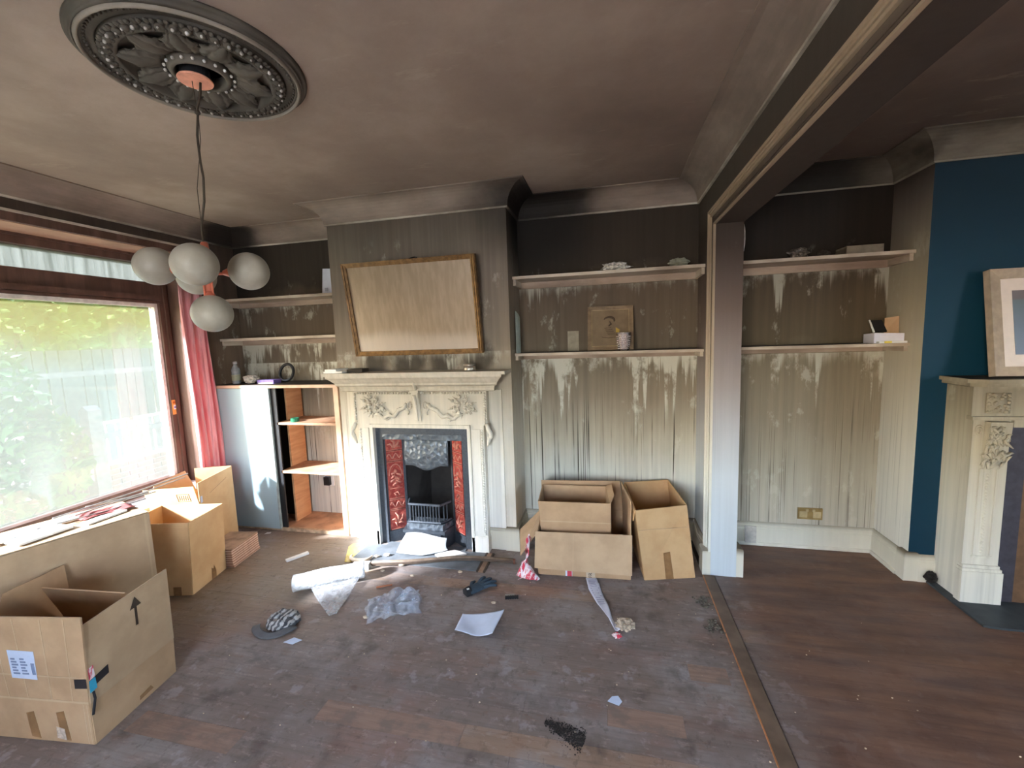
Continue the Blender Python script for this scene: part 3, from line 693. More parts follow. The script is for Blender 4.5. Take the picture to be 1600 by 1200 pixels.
bush('garden_shrub', (-6.3, 3.55, .35), (.22, .3, .6), 700, M_leaf, 'small bright shrub growing beside the thick post', 'shrub', seed=3)
bush('climbing_shrub', (-7.4, 3.9, 1.75), (.45, 1.9, .95), 3600, M_leaf, 'tall leafy climber rising above the slatted fence', 'shrub', lr=.09, seed=4)
bush('garden_tree', (-9.6, 6.6, 3.0), (1.4, 2.4, 2.4), 5000, M_leaf2, 'broad green tree far behind the garden fence', 'tree', lr=.14, seed=5)

# ================================================================== CURTAIN
def curt(u, v):
    y = 2.87 + u * .205; z = .05 + v * 2.40
    fl = .032 * math.sin(u * 19 + .6 * math.sin(v * 3)) + .014 * math.sin(u * 51 + v * 2)
    return (XW + .055 + fl * (1 - .35 * v) + .012 * math.sin(v * 6), y + .014 * math.sin(v * 4 + u * 7) - .03 * (1 - v) * (1 - u), z)
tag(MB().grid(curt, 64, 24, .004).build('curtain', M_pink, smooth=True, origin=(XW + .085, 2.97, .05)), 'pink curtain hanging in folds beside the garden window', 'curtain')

# ================================================================== ALCOVE CUPBOARD
CX0, CX1, CF = -3.49, -2.215, 3.105
cab = empty('alcove_cupboard', (-2.85, 3.3, 0), 'low built-in cupboard with pale blue sliding door and open pine shelves', 'cupboard')
MB().box(CX0, CX1 + .004, CF - .012, YB - .002, 1.300, 1.325).build('top', M_cabwood, cab)
MB().box(CX0 + .01, CX1, CF + .02, YB - .01, 1.3252, 1.3262).build('soot_layer', M_soottop, cab)
MB().box(CX1 - .045, CX1, CF, CF + .03, .0, 1.30).build('stile', M_cabwood, cab)
MB().box(CX1 - .014, CX1 - .001, CF + .03, YB - .002, .03, 1.30).build('side_panel', M_ply, cab)
MB().box(CX0, CX1 - .045, CF, CF + .03, .0, .028).build('bottom_rail', plain('sooty_pine_rail', rgb(186, 160, 132), .6, var=.3), cab)
MB().box(CX0, CX1 - .014, CF + .03, YB - .002, .0, .024).build('base', M_plyshelf, cab)
MB().box(-2.874, -2.856, 3.255, YB - .04, .024, 1.30).build('divider', M_ply, cab)
MB().box(CX0, -2.88, 3.40, YB - .01, .024, 1.30).build('back_board', M_black, cab)  # black board: shade of the left compartment put into its colour
MB().box(-2.855, CX1 - .014, CF + .012, YB - .06, .972, .992).build('shelf', M_plyshelf, cab)
MB().box(-2.855, CX1 - .014, CF + .012, YB - .06, .535, .555).build('shelf', M_plyshelf, cab)
d = MB().box(-3.475, -2.905, CF - .010, CF + .008, .020, 1.296).build('door', M_door, cab)
MB().box(-2.905, -2.893, CF - .011, CF + .009, .020, 1.296).build('door_edge', plain('grey_door_edge', rgb(150, 160, 158), .5), d)
MB().box(-2.893, -2.84, CF + .012, CF + .024, .024, 1.296).build('void_shade_strip', M_black, cab)  # black strip painted as the shaded void behind the door
so = MB().box(-2.70, -2.60, YB - .012, YB - .001, .30, .40).build('wall_socket', M_white, origin=(-2.65, YB, .35)); tag(so, 'scorched socket on the wall inside the pine cupboard', 'socket')
MB().box(-2.69, -2.63, YB - .045, YB - .012, .31, .39).build('plug', M_black, so)
tt = MB().lathe([(.018, -.016), (.035, -.016), (.035, .016), (.018, .016)], (0, 0, 0), 20).build('tape_roll', plain('green_tape', rgb(40, 116, 84), .4)); tt.location = (-2.712, 3.17, 1.008)
MB().lathe([(.0, .0165), (.030, .0165), (.030, .0172), (.0, .0172)], (0, 0, 0), 16).build('label', M_white, tt)
tag(tt, 'small green tin on the cupboard shelf', 'tin')
# things on the cupboard
bt = empty('bottle', (-3.372, 3.25, 1.3265), 'small clear bottle on the cupboard top beside the curtain', 'bottle')
MB().lathe([(.0, 0), (.034, 0), (.036, .01), (.036, .13), (.026, .155), (.016, .17), (.016, .185)], (-3.372, 3.25, 1.3265), 20).build('body', mat_film('smoky_bottle_glass', rgb(176, 180, 180), .6, .2), bt, True)
MB().lathe([(.018, .183), (.018, .205), (.0, .207)], (-3.372, 3.25, 1.3265), 16).build('cap', plain('grey_cap', rgb(176, 176, 178), .4), bt)
MB().lathe([(.0365, .03), (.0367, .03), (.0367, .085), (.0365, .085)], (-3.372, 3.25, 1.3265), 20).build('label', plain('yellowed_label', rgb(160, 156, 130), .6), bt)
def lump(name, c, r, sc, mat, label, cat, seed, amp=.35, freq=2.4, n=26, m=16, group=None):
    from mathutils import noise
    b = MB(); b.ball((0, 0, 0), 1, n, m); vs = []
    for p in b.v:
        q = Vector(p); k = 1 + amp * noise.noise(q * freq + Vector((seed * 7.3, 0, 0))) + amp * .5 * noise.noise(q * freq * 2.3 + Vector((0, seed * 3.1, 0)))
        q = q * k; vs.append((c[0] + q.x * r * sc[0], c[1] + q.y * r * sc[1], q.z * r * sc[2]))
    z0 = min(v[2] for v in vs); b.v = [(x, y, z - z0 + c[2]) for x, y, z in vs]
    return tag(b.build(name, mat, None, False, c), label, cat, group)
lump('crumpled_packaging', (-3.21, 3.25, 1.3265), .05, (1.5, .9, .75), plain('grey_crumpled_plastic', rgb(186, 176, 166), .4, var=.3, scale=40), 'crumpled grey plastic on the cupboard top beside the bottle', 'packaging', 3)
pb = MB().box(-3.10, -2.925, 3.20, 3.29, 1.3265, 1.362).build('gift_box', M_purple, origin=(-3.01, 3.245, 1.3265)); tag(pb, 'flat purple box with white base on the cupboard top', 'box')
MB().box(-3.09, -2.935, 3.198, 3.2005, 1.327, 1.338).build('base_edge', M_white, pb)
rg = MB(); ang = [i * 2 * PI / 28 for i in range(29)]
rg.tube([(-2.905 + .072 * math.cos(a), 3.345 + .02 * math.sin(a), 1.4155 + .075 * math.sin(a)) for a in ang], .0135, 10, False)
tag(rg.build('rubber_ring', M_black, None, True, (-2.905, 3.34, 1.33)), 'black ring propped upright on the cupboard top', 'ring')

# ================================================================== SHELVES
def shelf(name, x0, x1, yf, z, label, th=.024, ends=(True, True), bh=.045, light=M_shelf):
    e = empty(name, ((x0 + x1) / 2, YB, z - th), label, 'shelf')
    MB().box(x0, x1, yf, YB - .001, z - th, z).build('board', light, e)
    MB().box(x0 + .001, x1 - .001, yf + .03, YB - .003, z + .0002, z + .0010).build('soot_layer', M_soottop, e)
    MB().box(x0 + .001, x1 - .001, YB - .024, YB - .001, z - th - bh, z - th).build('batten', M_shelf_under, e)
    if ends[0]: MB().box(x0 + .0005, x0 + .022, yf + .02, YB - .024, z - th - bh * .9, z - th).build('batten', light, e)
    if ends[1]: MB().box(x1 - .022, x1 - .0005, yf + .02, YB - .024, z - th - bh * .9, z - th).build('batten', light, e)
    k = int((x1 - x0) / .3)
    for i in range(k):
        x = x0 + (i + .5) * (x1 - x0) / k
        MB().lathe([(.008, 0), (.006, .003), (0, .0035)], (0, 0, 0), 8).build('screw', M_black, e)
        s = COL.objects[-1]; s.location = (x - (x0 + x1) / 2, -.0245, -bh * .5); s.rotation_euler = (PI / 2, 0, 0)
    return e
shelf('wall_shelf', XR + .002, XPL - .002, YB - .255, 2.128, 'upper sooty shelf in the alcove right of the mirror', .022, bh=.05)
shelf('wall_shelf', XR + .002, XPL - .002, YB - .25, 1.538, 'lower pale shelf in the alcove right of the mirror', .02, bh=.038)
shelf('wall_shelf', XPR + .002, XQ - .002, YB - .262, 2.128, 'upper sooty shelf in the far alcove beside the blue wall', .022, bh=.05)
shelf('wall_shelf', XPR + .002, XQ - .002, YB - .262, 1.543, 'lower shelf in the far alcove beside the blue wall', .02, bh=.038)
shelf('wall_shelf', XW + .01, XL - .002, YB - .25, 2.098, 'upper narrow shelf in the alcove above the cupboard', .022, ends=(True, False))
shelf('wall_shelf', XW + .01, XL - .002, YB - .25, 1.742, 'lower narrow shelf in the alcove above the cupboard', .022, ends=(True, False))
# things on the shelves
Z1 = 1.5392
pf = empty('picture_frame', (.015, 3.36, Z1), 'brown framed drawing leaning behind the silver cup', 'picture')
def leaning(x0, x1, z0, z1, yb, yt, t, y_of=None):
    a = math.atan2(yt - yb, z1 - z0); L = math.hypot(yt - yb, z1 - z0)
    return lambda x, s, d: (x, yb + math.sin(a) * s * L - math.cos(a) * d, z0 + math.cos(a) * s * L + math.sin(a) * d)
def rect_frame(pt, x0, x1, bw, t0, t1, L, name, mat, parent):
    """four mitred bars; pt(x, s, d): s along the height 0..1, d towards the viewer"""
    k = bw / L; b = MB(); oc = [(x0, 0), (x1, 0), (x1, 1), (x0, 1)]; ic = [(x0 + bw, k), (x1 - bw, k), (x1 - bw, 1 - k), (x0 + bw, 1 - k)]
    for i in range(4):
        j = (i + 1) % 4
        b.hexa([pt(*oc[i], t0), pt(*oc[j], t0), pt(*ic[j], t0), pt(*ic[i], t0), pt(*oc[i], t1), pt(*oc[j], t1), pt(*ic[j], t1 * .75 + t0 * .25), pt(*ic[i], t1 * .75 + t0 * .25)])
    return b.build(name, mat, parent)
pt = leaning(0, 0, Z1, 1.876, 3.37, 3.455, 0); Lp = .345
M_woodfr = plain('sooty_frame_wood', rgb(120, 100, 78), .6, var=.2); M_draw = plain('soot_browned_drawing', rgb(116, 98, 76), .6, var=.15, scale=10)
rect_frame(pt, -.158, .186, .026, 0, .024, Lp, 'frame', M_woodfr, pf)
MB().hexa([pt(-.14, .05, .002), pt(.168, .05, .002), pt(.168, .95, .002), pt(-.14, .95, .002), pt(-.14, .05, .010), pt(.168, .05, .010), pt(.168, .95, .010), pt(-.14, .95, .010)]).build('picture', M_draw, pf)
b = MB()
b.tube([pt(.005 + .040 * math.cos(t), .68 + .075 * math.sin(t), .012) for t in [-.4 + i * .36 for i in range(10)]], [.004, .007, .009, .010, .010, .009, .008, .007, .006, .004], 6)
b.tube([pt(.010, .66, .012), pt(.020, .60, .012), pt(.0, .55, .012)], [.003, .008, .004], 6)
for i in range(5): b.tube([pt(-.03 + .006 * i, .50 - .035 * i, .012), pt(.02 + .010 * i, .52 - .045 * i, .012)], .0018, 5)
b.tube([pt(-.05, .30, .012), pt(.0, .28, .012), pt(.06, .30, .012)], .002, 5)
b.build('ink_figure', plain('drawing_ink', rgb(74, 58, 44), .7), pf)
MB().add([pt(.055, .36, .0125), pt(.075, .36, .0125), pt(.085, .46, .0125), pt(.055, .52, .0125)], [(0, 1, 2, 3)]).build('yellow_spot', plain('drawing_yellow', rgb(160, 132, 60), .7), pf)
rect_frame(leaning(0, 0, Z1 + .03, 1.852, 3.372, 3.447, 0), -.128, .156, .004, .010, .014, .29, 'slip', plain('gilt_slip', rgb(150, 128, 92), .5), pf)
cu = empty('silver_cup', (.109, 3.30, Z1), 'embossed silver beaker in front of the leaning drawing', 'beaker')
MB().lathe([(.0, 0), (.036, 0), (.038, .004), (.054, .128), (.056, .134), (.052, .132), (.036, .012), (0, .010)], (.109, 3.30, Z1), 28).build('body', M_silver, cu, True)
b = MB()
for r in range(7):
    for k in range(20):
        z = .016 + r * .015; R = .0385 + z * .122; a = 2 * PI * (k + .5 * (r % 2)) / 20
        b.ball((.109 + R * math.cos(a), 3.30 + R * math.sin(a), Z1 + z), .005, 6, 4)
b.build('studs', M_silver, cu, True)
MB().lathe([(.0545, .124), (.0585, .131), (.0545, .137), (.052, .131)], (.109, 3.30, Z1), 28).build('rim', M_silver, cu, True)
tag(MB().box(-.325, -.235, YB - .004, YB - .0015, Z1, 1.70).build('paper_card', plain('greyed_card', rgb(152, 142, 124), .7), origin=(-.28, YB, Z1)), 'small grey card against the wall left of the leaning drawing', 'card')
tag(MB().grid(lambda u, v: (XR + .012 + .008 * math.sin(u * 3), 3.26 + u * .16, Z1 + v * (.33 - .05 * u)), 8, 8, .003).build('paper_sheet', plain('pale_green_paper', rgb(176, 186, 176), .7), origin=(XR, 3.3, Z1)), 'pale paper standing against the chimney side on the lower shelf', 'paper')
Z2 = 2.1292
lump('crumpled_foil', (.06, 3.33, Z2), .055, (1.7, .9, .55), plain('sooty_foil', rgb(190, 184, 174), .4, var=.5, scale=50), 'crumpled pale wrapper on the upper alcove shelf', 'wrapper', 5, amp=.5)
lump('plaster_lump', (.50, 3.33, Z2), .045, (1.5, .8, .65), plain('greenish_plaster', rgb(140, 140, 124), .8), 'greenish plaster lump on the upper shelf near the partition', 'lump', 8)
wc = MB().panel([(-2.495, 3.39, 2.0995), (-2.385, 3.37, 2.0995), (-2.378, 3.395, 2.325), (-2.49, 3.415, 2.335)], .004).build('white_card', plain('bluish_white_card', rgb(206, 206, 216), .6, var=.03), origin=(-2.43, 3.39, 2.1)); tag(wc, 'white card standing on the upper shelf beside the chimney breast', 'card')
MB().box(-2.455, -2.425, 3.375, 3.379, 2.130, 2.160).build('printed_mark', plain('grey_mark', rgb(150, 150, 160), .6), wc)
# far alcove shelves
Z3 = 1.5442
wb = empty('white_box', (1.83, 3.31, Z3), 'open white box with brown card lid on the far lower shelf', 'box')
b = MB()
for q in [[(1.715, 3.28, Z3), (1.925, 3.28, Z3), (1.925, 3.28, Z3 + .062), (1.715, 3.28, Z3 + .068)], [(1.715, 3.40, Z3), (1.875, 3.42, Z3), (1.875, 3.42, Z3 + .06), (1.715, 3.40, Z3 + .06)], [(1.715, 3.28, Z3), (1.715, 3.40, Z3), (1.715, 3.40, Z3 + .06), (1.715, 3.28, Z3 + .068)], [(1.878, 3.28, Z3), (1.878, 3.42, Z3), (1.878, 3.42, Z3 + .06), (1.878, 3.28, Z3 + .06)], [(1.715, 3.28, Z3 + .003), (1.878, 3.28, Z3 + .003), (1.878, 3.41, Z3 + .003), (1.715, 3.40, Z3 + .003)]]: b.panel(q, .004)
b.v = [(min(x, 1.882), y, z) for x, y, z in b.v]
b.build('tray', plain('lilac_white_card', rgb(214, 212, 224), .5, var=.03), wb)
MB().panel([(1.80, 3.34, Z3 + .06), (1.885, 3.34, Z3 + .06), (1.884, 3.345, Z3 + .175), (1.812, 3.36, Z3 + .165)], .004).build('card_lid', M_card, wb)
MB().box(1.725, 1.882, 3.245, 3.275, Z3 - .0005, Z3 + .012).build('lid_edge', M_white, wb)
MB().box(1.755, 1.795, 3.242, 3.2455, Z3, Z3 + .014).build('yellow_tab', M_yellow, wb)
ph = MB().panel([(1.735, 3.315, Z3 + .074), (1.805, 3.32, Z3 + .074), (1.800, 3.375, Z3 + .150), (1.732, 3.37, Z3 + .150)], .010).build('mobile_phone', M_black, origin=(1.78, 3.36, Z3 + .07)); tag(ph, 'black handset standing in the open white box', 'phone')
MB().panel([(1.723, 3.312, Z3 + .072), (1.734, 3.314, Z3 + .072), (1.730, 3.368, Z3 + .155), (1.722, 3.366, Z3 + .155)], .005).build('side_edge', M_white, ph)
Z4 = 2.1292
bk = MB().box(1.535, 1.745, 3.29, 3.43, Z4, Z4 + .058).build('book', plain('sooty_pale_book', rgb(120, 108, 92), .7), origin=(1.64, 3.36, Z4)); tag(bk, 'soot-covered book lying on the far upper shelf', 'book')
MB().box(1.5345, 1.7455, 3.292, 3.43, Z4 + .010, Z4 + .046).build('pages', plain('sooty_pages', rgb(96, 84, 70), .8), bk)
lump('sooty_lump', (1.27, 3.34, Z4), .04, (1.4, .9, .8), plain('sooty_metal_scrap', rgb(110, 100, 92), .35, .5, var=.5, scale=50), 'sooty metal scrap on the far upper shelf', 'scrap', 11, amp=.5)
lump('sooty_lump', (1.43, 3.36, Z4), .03, (1.2, .8, .9), plain('charred_scrap', rgb(52, 44, 38), .7), 'charred lump between scrap and book on the far upper shelf', 'lump', 13)
lp = MB().tube([(XPR + .03 + .035 * math.sin(t), 3.18 + .03 * t, 2.255 + .125 * math.cos(t * 1.0 + .2)) for t in [i * PI / 16 for i in range(-1, 18)]], .016, 8)
b = lp; zmin = min(v[2] for v in b.v); b.v = [(x, y, z - zmin + Z4) for x, y, z in b.v]
tag(b.build('white_tube', plain('sooty_white_tube', rgb(190, 184, 176), .5, var=.3, scale=30), None, True, (XPR + .04, 3.2, Z4)), 'curved white tube beside the stub wall on the far upper shelf', 'tube')
# socket
so = empty('double_socket', (1.470, YB, .265), 'tarnished brass double socket low on the far alcove wall', 'socket')
MB().box(1.388, 1.553, YB - .010, YB - .0005, .222, .310).build('plate', M_brass, so)
for x in (1.425, 1.516): MB().box(x - .026, x + .026, YB - .0125, YB - .010, .236, .284).build('outlet', M_brassface, so)
for x in (1.448, 1.492): MB().box(x - .009, x + .009, YB - .016, YB - .010, .284, .302).build('switch', M_brassface, so)

# ================================================================== MANTEL AND FIRE
fp = empty('fireplace_surround', (FX, YC, 0), 'carved white painted mantel around the iron fire', 'fireplace')
y0 = YC - .001
b = MB()   # shelf with stepped cornice
MB().box(FX - .742, FX + .742, 2.885, y0, 1.408, 1.432).build('mantel_shelf', M_paint, fp)
prof = [(y0, 1.408), (2.895, 1.408), (2.897, 1.392), (2.915, 1.378), (2.935, 1.355), (2.945, 1.345), (2.945, 1.330), (2.968, 1.318), (2.975, 1.300), (2.975, 1.285), (2.995, 1.276), (y0, 1.270)]
def cornice(hw):
    b = MB(); vs = []
    for sx in (-1, 1):
        for y, z in prof: vs.append((FX + sx * (hw - (y - 2.895) * 1.0 if y < y0 else hw - (2.995 - 2.895)), y, z))
    n = len(prof)
    b.add(vs, [tuple(range(n)), tuple(range(n, 2 * n))[::-1]] + [(i, (i + 1) % n, (i + 1) % n + n, i + n) for i in range(n)])
    return b
cornice(.715).build('cornice', M_paint, fp)
MB().box(FX - .56, FX + .56, 3.018, y0, 1.012, 1.275).build('frieze', M_paint, fp)
for s in (-1, 1):
    x = FX + s * .47
    MB().box(x - .060, x + .060, 3.022, y0, .12, 1.02).box(x - .038, x + .030, 3.014, 3.022, .17, .98).build('jamb', M_paint, fp)
    MB().box(x - .068, x + .066, 3.008, y0, 0, .118).prism([(3.008, .118), (y0, .118), (y0, .128), (3.016, .128)], 'x', x - .064, x + .062).build('base_block', M_paint, fp)
    # side bracket under the frieze end
    q = FX + s * .555
    b = MB(); b.tube([(q, 3.03, 1.02), (q + s * .012, 3.012, .985), (q + s * .030, 3.012, .955), (q + s * .034, 3.012, .925), (q + s * .018, 3.012, .905), (q + s * .006, 3.014, .925)], [.016, .018, .016, .014, .010, .006], 8)
    b.tube([(q + s * .030, 3.016, .95), (q + s * .012, 3.02, .89), (q - s * .004, 3.02, .85)], [.012, .014, .005], 8); b.build('scroll_bracket', M_paint, fp, True)
    # backing pilaster beside the jamb
    MB().box(min(FX + s * .53, FX + s * .66), max(FX + s * .53, FX + s * .66), YC - .018, y0, 0, 1.275).build('back_board', M_paint, fp)
def rope(pts, r, name='rope_moulding', step=.021):
    b = MB()
    for a, c in zip(pts, pts[1:]):
        a, c = Vector(a), Vector(c); k = max(1, int((c - a).length / step)); d = (c - a).normalized()
        for i in range(k):
            p = a + (c - a) * ((i + .5) / k); o = d.orthogonal()
            b.ball(p, r, 7, 4, (1, .9, 1))
    return b.build(name, M_paint, fp, True)
rope([(FX - .53, 3.016, 1.262), (FX + .53, 3.016, 1.262)], .0105, 'bead_moulding', .024)
for s in (-1, 1):
    rope([(FX + s * .545, 3.016, 1.265), (FX + s * .545, 3.016, 1.02)], .0115)
    rope([(FX + s * .512, 3.017, .98), (FX + s * .512, 3.017, .14)], .0112)
# white moulded slip round the iron frame
b = MB(); zt = 1.012
for o0, o1, yy in [(.398, .424, 3.008)]:
    b.box(FX - o1, FX - o0, yy, y0, 0, zt).box(FX + o0, FX + o1, yy, y0, 0, zt).box(FX - o1, FX + o1, yy - .004, y0, zt - .028, zt)
b.build('slip_moulding', M_paint, fp)
# central corbel
b = MB(); b.prism([(3.018, 1.275), (2.968, 1.275), (2.972, 1.235), (2.990, 1.19), (3.004, 1.12), (3.010, 1.05), (3.018, 1.03)], 'x', FX - .028, FX + .028)
b.box(FX - .036, FX + .036, 2.962, 3.018, 1.268, 1.286)
b.tube([(FX, 2.966, 1.25), (FX, 2.985, 1.18), (FX, 3.003, 1.10), (FX, 3.010, 1.04)], [.014, .012, .009, .004], 8); b.build('corbel', M_paint, fp)
MB().tube([(FX + .012, 2.94, 1.40), (FX + .012, 2.955, 1.33), (FX + .012, 2.975, 1.29)], [.012, .016, .010], 8).build('cornice_boss', M_paint, fp)
# carved flower sprays and garlands
for s in (-1, 1):
    rnd = random.Random(4); b = MB(); cx, cz = FX + s * .375, 1.165
    for i in range(34):
        a = rnd.uniform(0, 2 * PI); R = .088 * math.sqrt(rnd.random()); x, z = cx + R * math.cos(a) * 1.15, cz + R * math.sin(a) * .78
        b.ball((x, 3.012 - .012 * (1 - R / .09), z), rnd.uniform(.009, .016), 7, 4, (1, 1.5, 1))
        b.tube([(x, 3.010, z), (x + .036 * math.cos(a), 2.998, z + .032 * math.sin(a))], [.007, .003], 5)
    b.build('carved_flowers', M_paint, fp, True)
    b = MB(); gp = []
    for i in range(15):
        t = i / 14; x = FX + s * (.36 - t * .27); z = 1.105 - .062 * math.sin(t * PI * .9 + .25) + .075 * t + .012 * math.sin(t * 19)
        gp.append((x, 3.012, z))
    b.tube(gp, [.011 + .008 * abs(math.sin(i * 1.3)) for i in range(15)], 7)
    for i in (4, 6, 8, 10, 12): b.ball((gp[i][0], 3.009, gp[i][2] + .008), .013, 8, 5, (1, .7, 1))
    lx = FX + s * .065; b.tube([(lx + .018 * math.cos(t), 3.012, 1.165 + .028 * math.sin(t)) for t in [i * .5 for i in range(13)]], .006, 6)
    b.tube([(FX + s * .30, 3.012, 1.075), (FX + s * .27, 3.010, 1.05), (FX + s * .22, 3.012, 1.075)], [.004, .011, .004], 6)
    b.tube([(FX + s * .10, 3.012, 1.15), (FX + s * .075, 3.010, 1.115), (FX + s * .082, 3.012, 1.09)], [.010, .009, .004], 6)
    b.build('carved_garland', M_paint, fp, True)

ins = empty('iron_fire_insert', (FX, 3.05, 0), 'blackened cast iron fire insert with red tiled cheeks', 'fire insert')
IY = 3.045
b = MB(); b.box(FX - .396, FX - .338, IY, IY + .03, 0, .985).box(FX + .338, FX + .396, IY, IY + .03, 0, .985).box(FX - .338, FX + .338, IY, IY + .03, .925, .985); b.build('outer_frame', M_iron, ins)
MB().hexa([(FX - .338, IY + .002, .88), (FX + .338, IY + .002, .88), (FX + .338, IY + .03, .88), (FX - .338, IY + .03, .88), (FX - .338, IY - .002, .925), (FX + .338, IY - .002, .925), (FX + .338, IY + .03, .925), (FX - .338, IY + .03, .925)]).build('top_band', M_relief, ins)
IN = .215; YI = 3.150; OU = .338; YO = 3.062
zs = [.100, .275, .365, .685, .775, .880]
for s in (-1, 1):
    # splayed cheek: backing, tiles, inner upright
    def ck(t, z, d=0):
        x = FX + s * (OU + (IN - OU) * t); y = YO + (YI - YO) * t
        nx, ny = -s * (YI - YO), -(OU - IN); l = math.hypot(nx, ny); return (x + nx / l * d, y + ny / l * d, z)
    def slab(t0, t1, z0, z1, d0, d1): return MB().hexa([ck(t0, z0, d0), ck(t1, z0, d0), ck(t1, z0, d1), ck(t0, z0, d1), ck(t0, z1, d0), ck(t1, z1, d0), ck(t1, z1, d1), ck(t0, z1, d1)])
    slab(0, 1, 0, .925, -.02, -.004).build('cheek_plate', M_iron, ins)
    slab(0, 1, 0, .097, -.004, .010).build('cheek_base', M_iron, ins)
    for k, (a, c) in enumerate(zip(zs, zs[1:])):
        ti = slab(.07, .93, a + .0015, c - .0015, -.004, .006).build('tile', M_tile, ins)
        b = MB(); h_ = c - a; m_ = (a + c) / 2
        for z_ in (a + .006, c - .006): b.tube([ck(.10, z_, .006), ck(.90, z_, .006)], .0025, 5)
        if k == 2:
            b.tube([ck(.5 + .34 * math.cos(t), a + .20 + .095 * math.sin(t), .007) for t in [i * PI / 10 for i in range(11)]], .004, 5)
            b.ball(ck(.5, a + .235, .008), .013, 8, 6, (1, .6, 1.2))
            for q_ in range(9): b.tube([ck(.5 + .04 * math.sin(q_ * 2.1), a + .225 - .011 * q_, .008), ck(.5 + .24 * math.sin(q_ * 2.4 + s), a + .215 - .012 * q_, .011), ck(.5 + .30 * math.sin(q_ * 2.4 + s + .4), a + .195 - .010 * q_, .006)], [.006, .009, .003], 6)
            b.tube([ck(.16, a + .09, .006), ck(.84, a + .09, .006)], .003, 5); b.tube([ck(.5, a + .02, .006), ck(.38, a + .05, .008), ck(.56, a + .06, .008), ck(.66, a + .03, .006)], .007, 5)
        elif k in (0, 4):
            for q_ in range(5): t = q_ * 1.25 + s; b.tube([ck(.5, m_ - .03, .006), ck(.5 + .22 * math.cos(t), m_ + .5 * h_ * .55 * math.sin(t) * .6, .010), ck(.5 + .36 * math.cos(t + .5), m_ + h_ * .36 * math.sin(t + .4), .006)], [.005, .010, .004], 6)
        else:
            b.tube([ck(.12 + .76 * i / 12, m_ + h_ * .24 * math.sin(i * 1.1), .007) for i in range(13)], .005, 5)
        b.build('tile_relief', M_tilerelief, ti, True)
    slab(.93, 1.06, 0, .90, -.004, .012).build('inner_upright', M_iron, ins)
# firebox
MB().panel([(FX - IN, YI + .02, .0), (FX - .12, YB - .06, .0), (FX - .10, YB - .06, .85), (FX - IN, YI + .02, .85)], .01).panel([(FX + .12, YB - .06, 0), (FX + IN, YI + .02, 0), (FX + IN, YI + .02, .85), (FX + .10, YB - .06, .85)], .01).panel([(FX - .12, YB - .06, 0), (FX + .12, YB - .06, 0), (FX + .10, YB - .06, .85), (FX - .10, YB - .06, .85)], .01).panel([(FX - IN, YI, .80), (FX + IN, YI, .80), (FX + .1, YB - .06, .86), (FX - .1, YB - .06, .86)], .01).build('firebox', M_firebox, ins)
# hood with a dipped arch
def hood(u, v):
    x = FX - .188 + u * .376; t = abs(u - .5) * 2; zlo = .655 - .035 * (1 - min(1, t * 1.5) ** 2) ; zlo = .655 - .04 * math.cos(min(1, t * 1.4) * PI / 2) ** 2
    return (x, YI - .018 - .022 * math.sin(v * PI) * (1 - t * t * .5) - .012 * (1 - v), zlo + (.868 - zlo) * v)
MB().grid(hood, 28, 14, .010).build('hood', M_relief, ins, True)
b = MB(); b.tube([hood(i / 20, 0) for i in range(21)], .007, 6); b.tube([hood(0, i / 6) for i in range(7)], .007, 6); b.tube([hood(1, i / 6) for i in range(7)], .007, 6); b.build('hood_rim', M_iron, ins, True)
# bowed grate front with separate bars
gpl = [(FX - .175, 3.135), (FX - .135, 3.035), (FX + .135, 3.035), (FX + .185, 3.135)]
def rail(z, r): return MB().tube([(x, y, z) for x, y in gpl], r, 8)
rail(.352, .011).build('grate_rail', M_iron, ins); rail(.205, .010).build('grate_rail', M_iron, ins)
for i in range(11):
    x = FX - .125 + i * .025
    MB().tube([(x, 3.035, .208), (x, 3.033, .28), (x, 3.035, .350)], [.0055, .0055, .0055], 6).build('grate_bar', M_iron, ins)
for sx in (-1, 1):
    for t in (.33, .66):
        x = FX + sx * (.135 + .045 * t); y = 3.035 + .10 * t
        MB().tube([(x, y, .208), (x, y, .350)], .0055, 6).build('grate_bar', M_iron, ins)
MB().prism([(FX - .19, 3.15), (FX - .155, 3.02), (FX + .155, 3.02), (FX + .20, 3.15)], 'z', .150, .195).build('grate_apron', M_relief, ins)
MB().prism([(FX - .20, 3.15), (FX - .170, 3.005), (FX + .170, 3.005), (FX + .21, 3.15)], 'z', .0, .135).prism([(FX - .205, 3.15), (FX - .180, 2.995), (FX + .180, 2.995), (FX + .215, 3.15)], 'z', .128, .150).build('ash_front', M_iron, ins)
b = MB().box(FX + .125, FX + .150, 2.985, 3.006, .075, .125).build('ash_knob', M_iron, ins)
he = tag(MB().box(FX - .50, FX + .51, 2.745, 3.0, -.01, .006).box(FX - .34, FX + .34, 3.0, 3.06, -.01, .006).build('hearth', M_slate, origin=(FX, 2.9, 0)), 'grey slate hearth before the iron fire insert', 'hearth')
M_hb = plain('dark_hearth_border', rgb(70, 58, 48), .6)
MB().box(FX + .515, FX + .530, 2.735, 3.0, -.01, .009).box(FX + .565, FX + .58, 2.735, 3.0, -.01, .009).build('border', M_hb, he)
MB().box(FX + .530, FX + .565, 2.735, 3.0, -.01, .006).build('border_strip', plain('hearth_border_wood', rgb(150, 120, 98), .6), he)
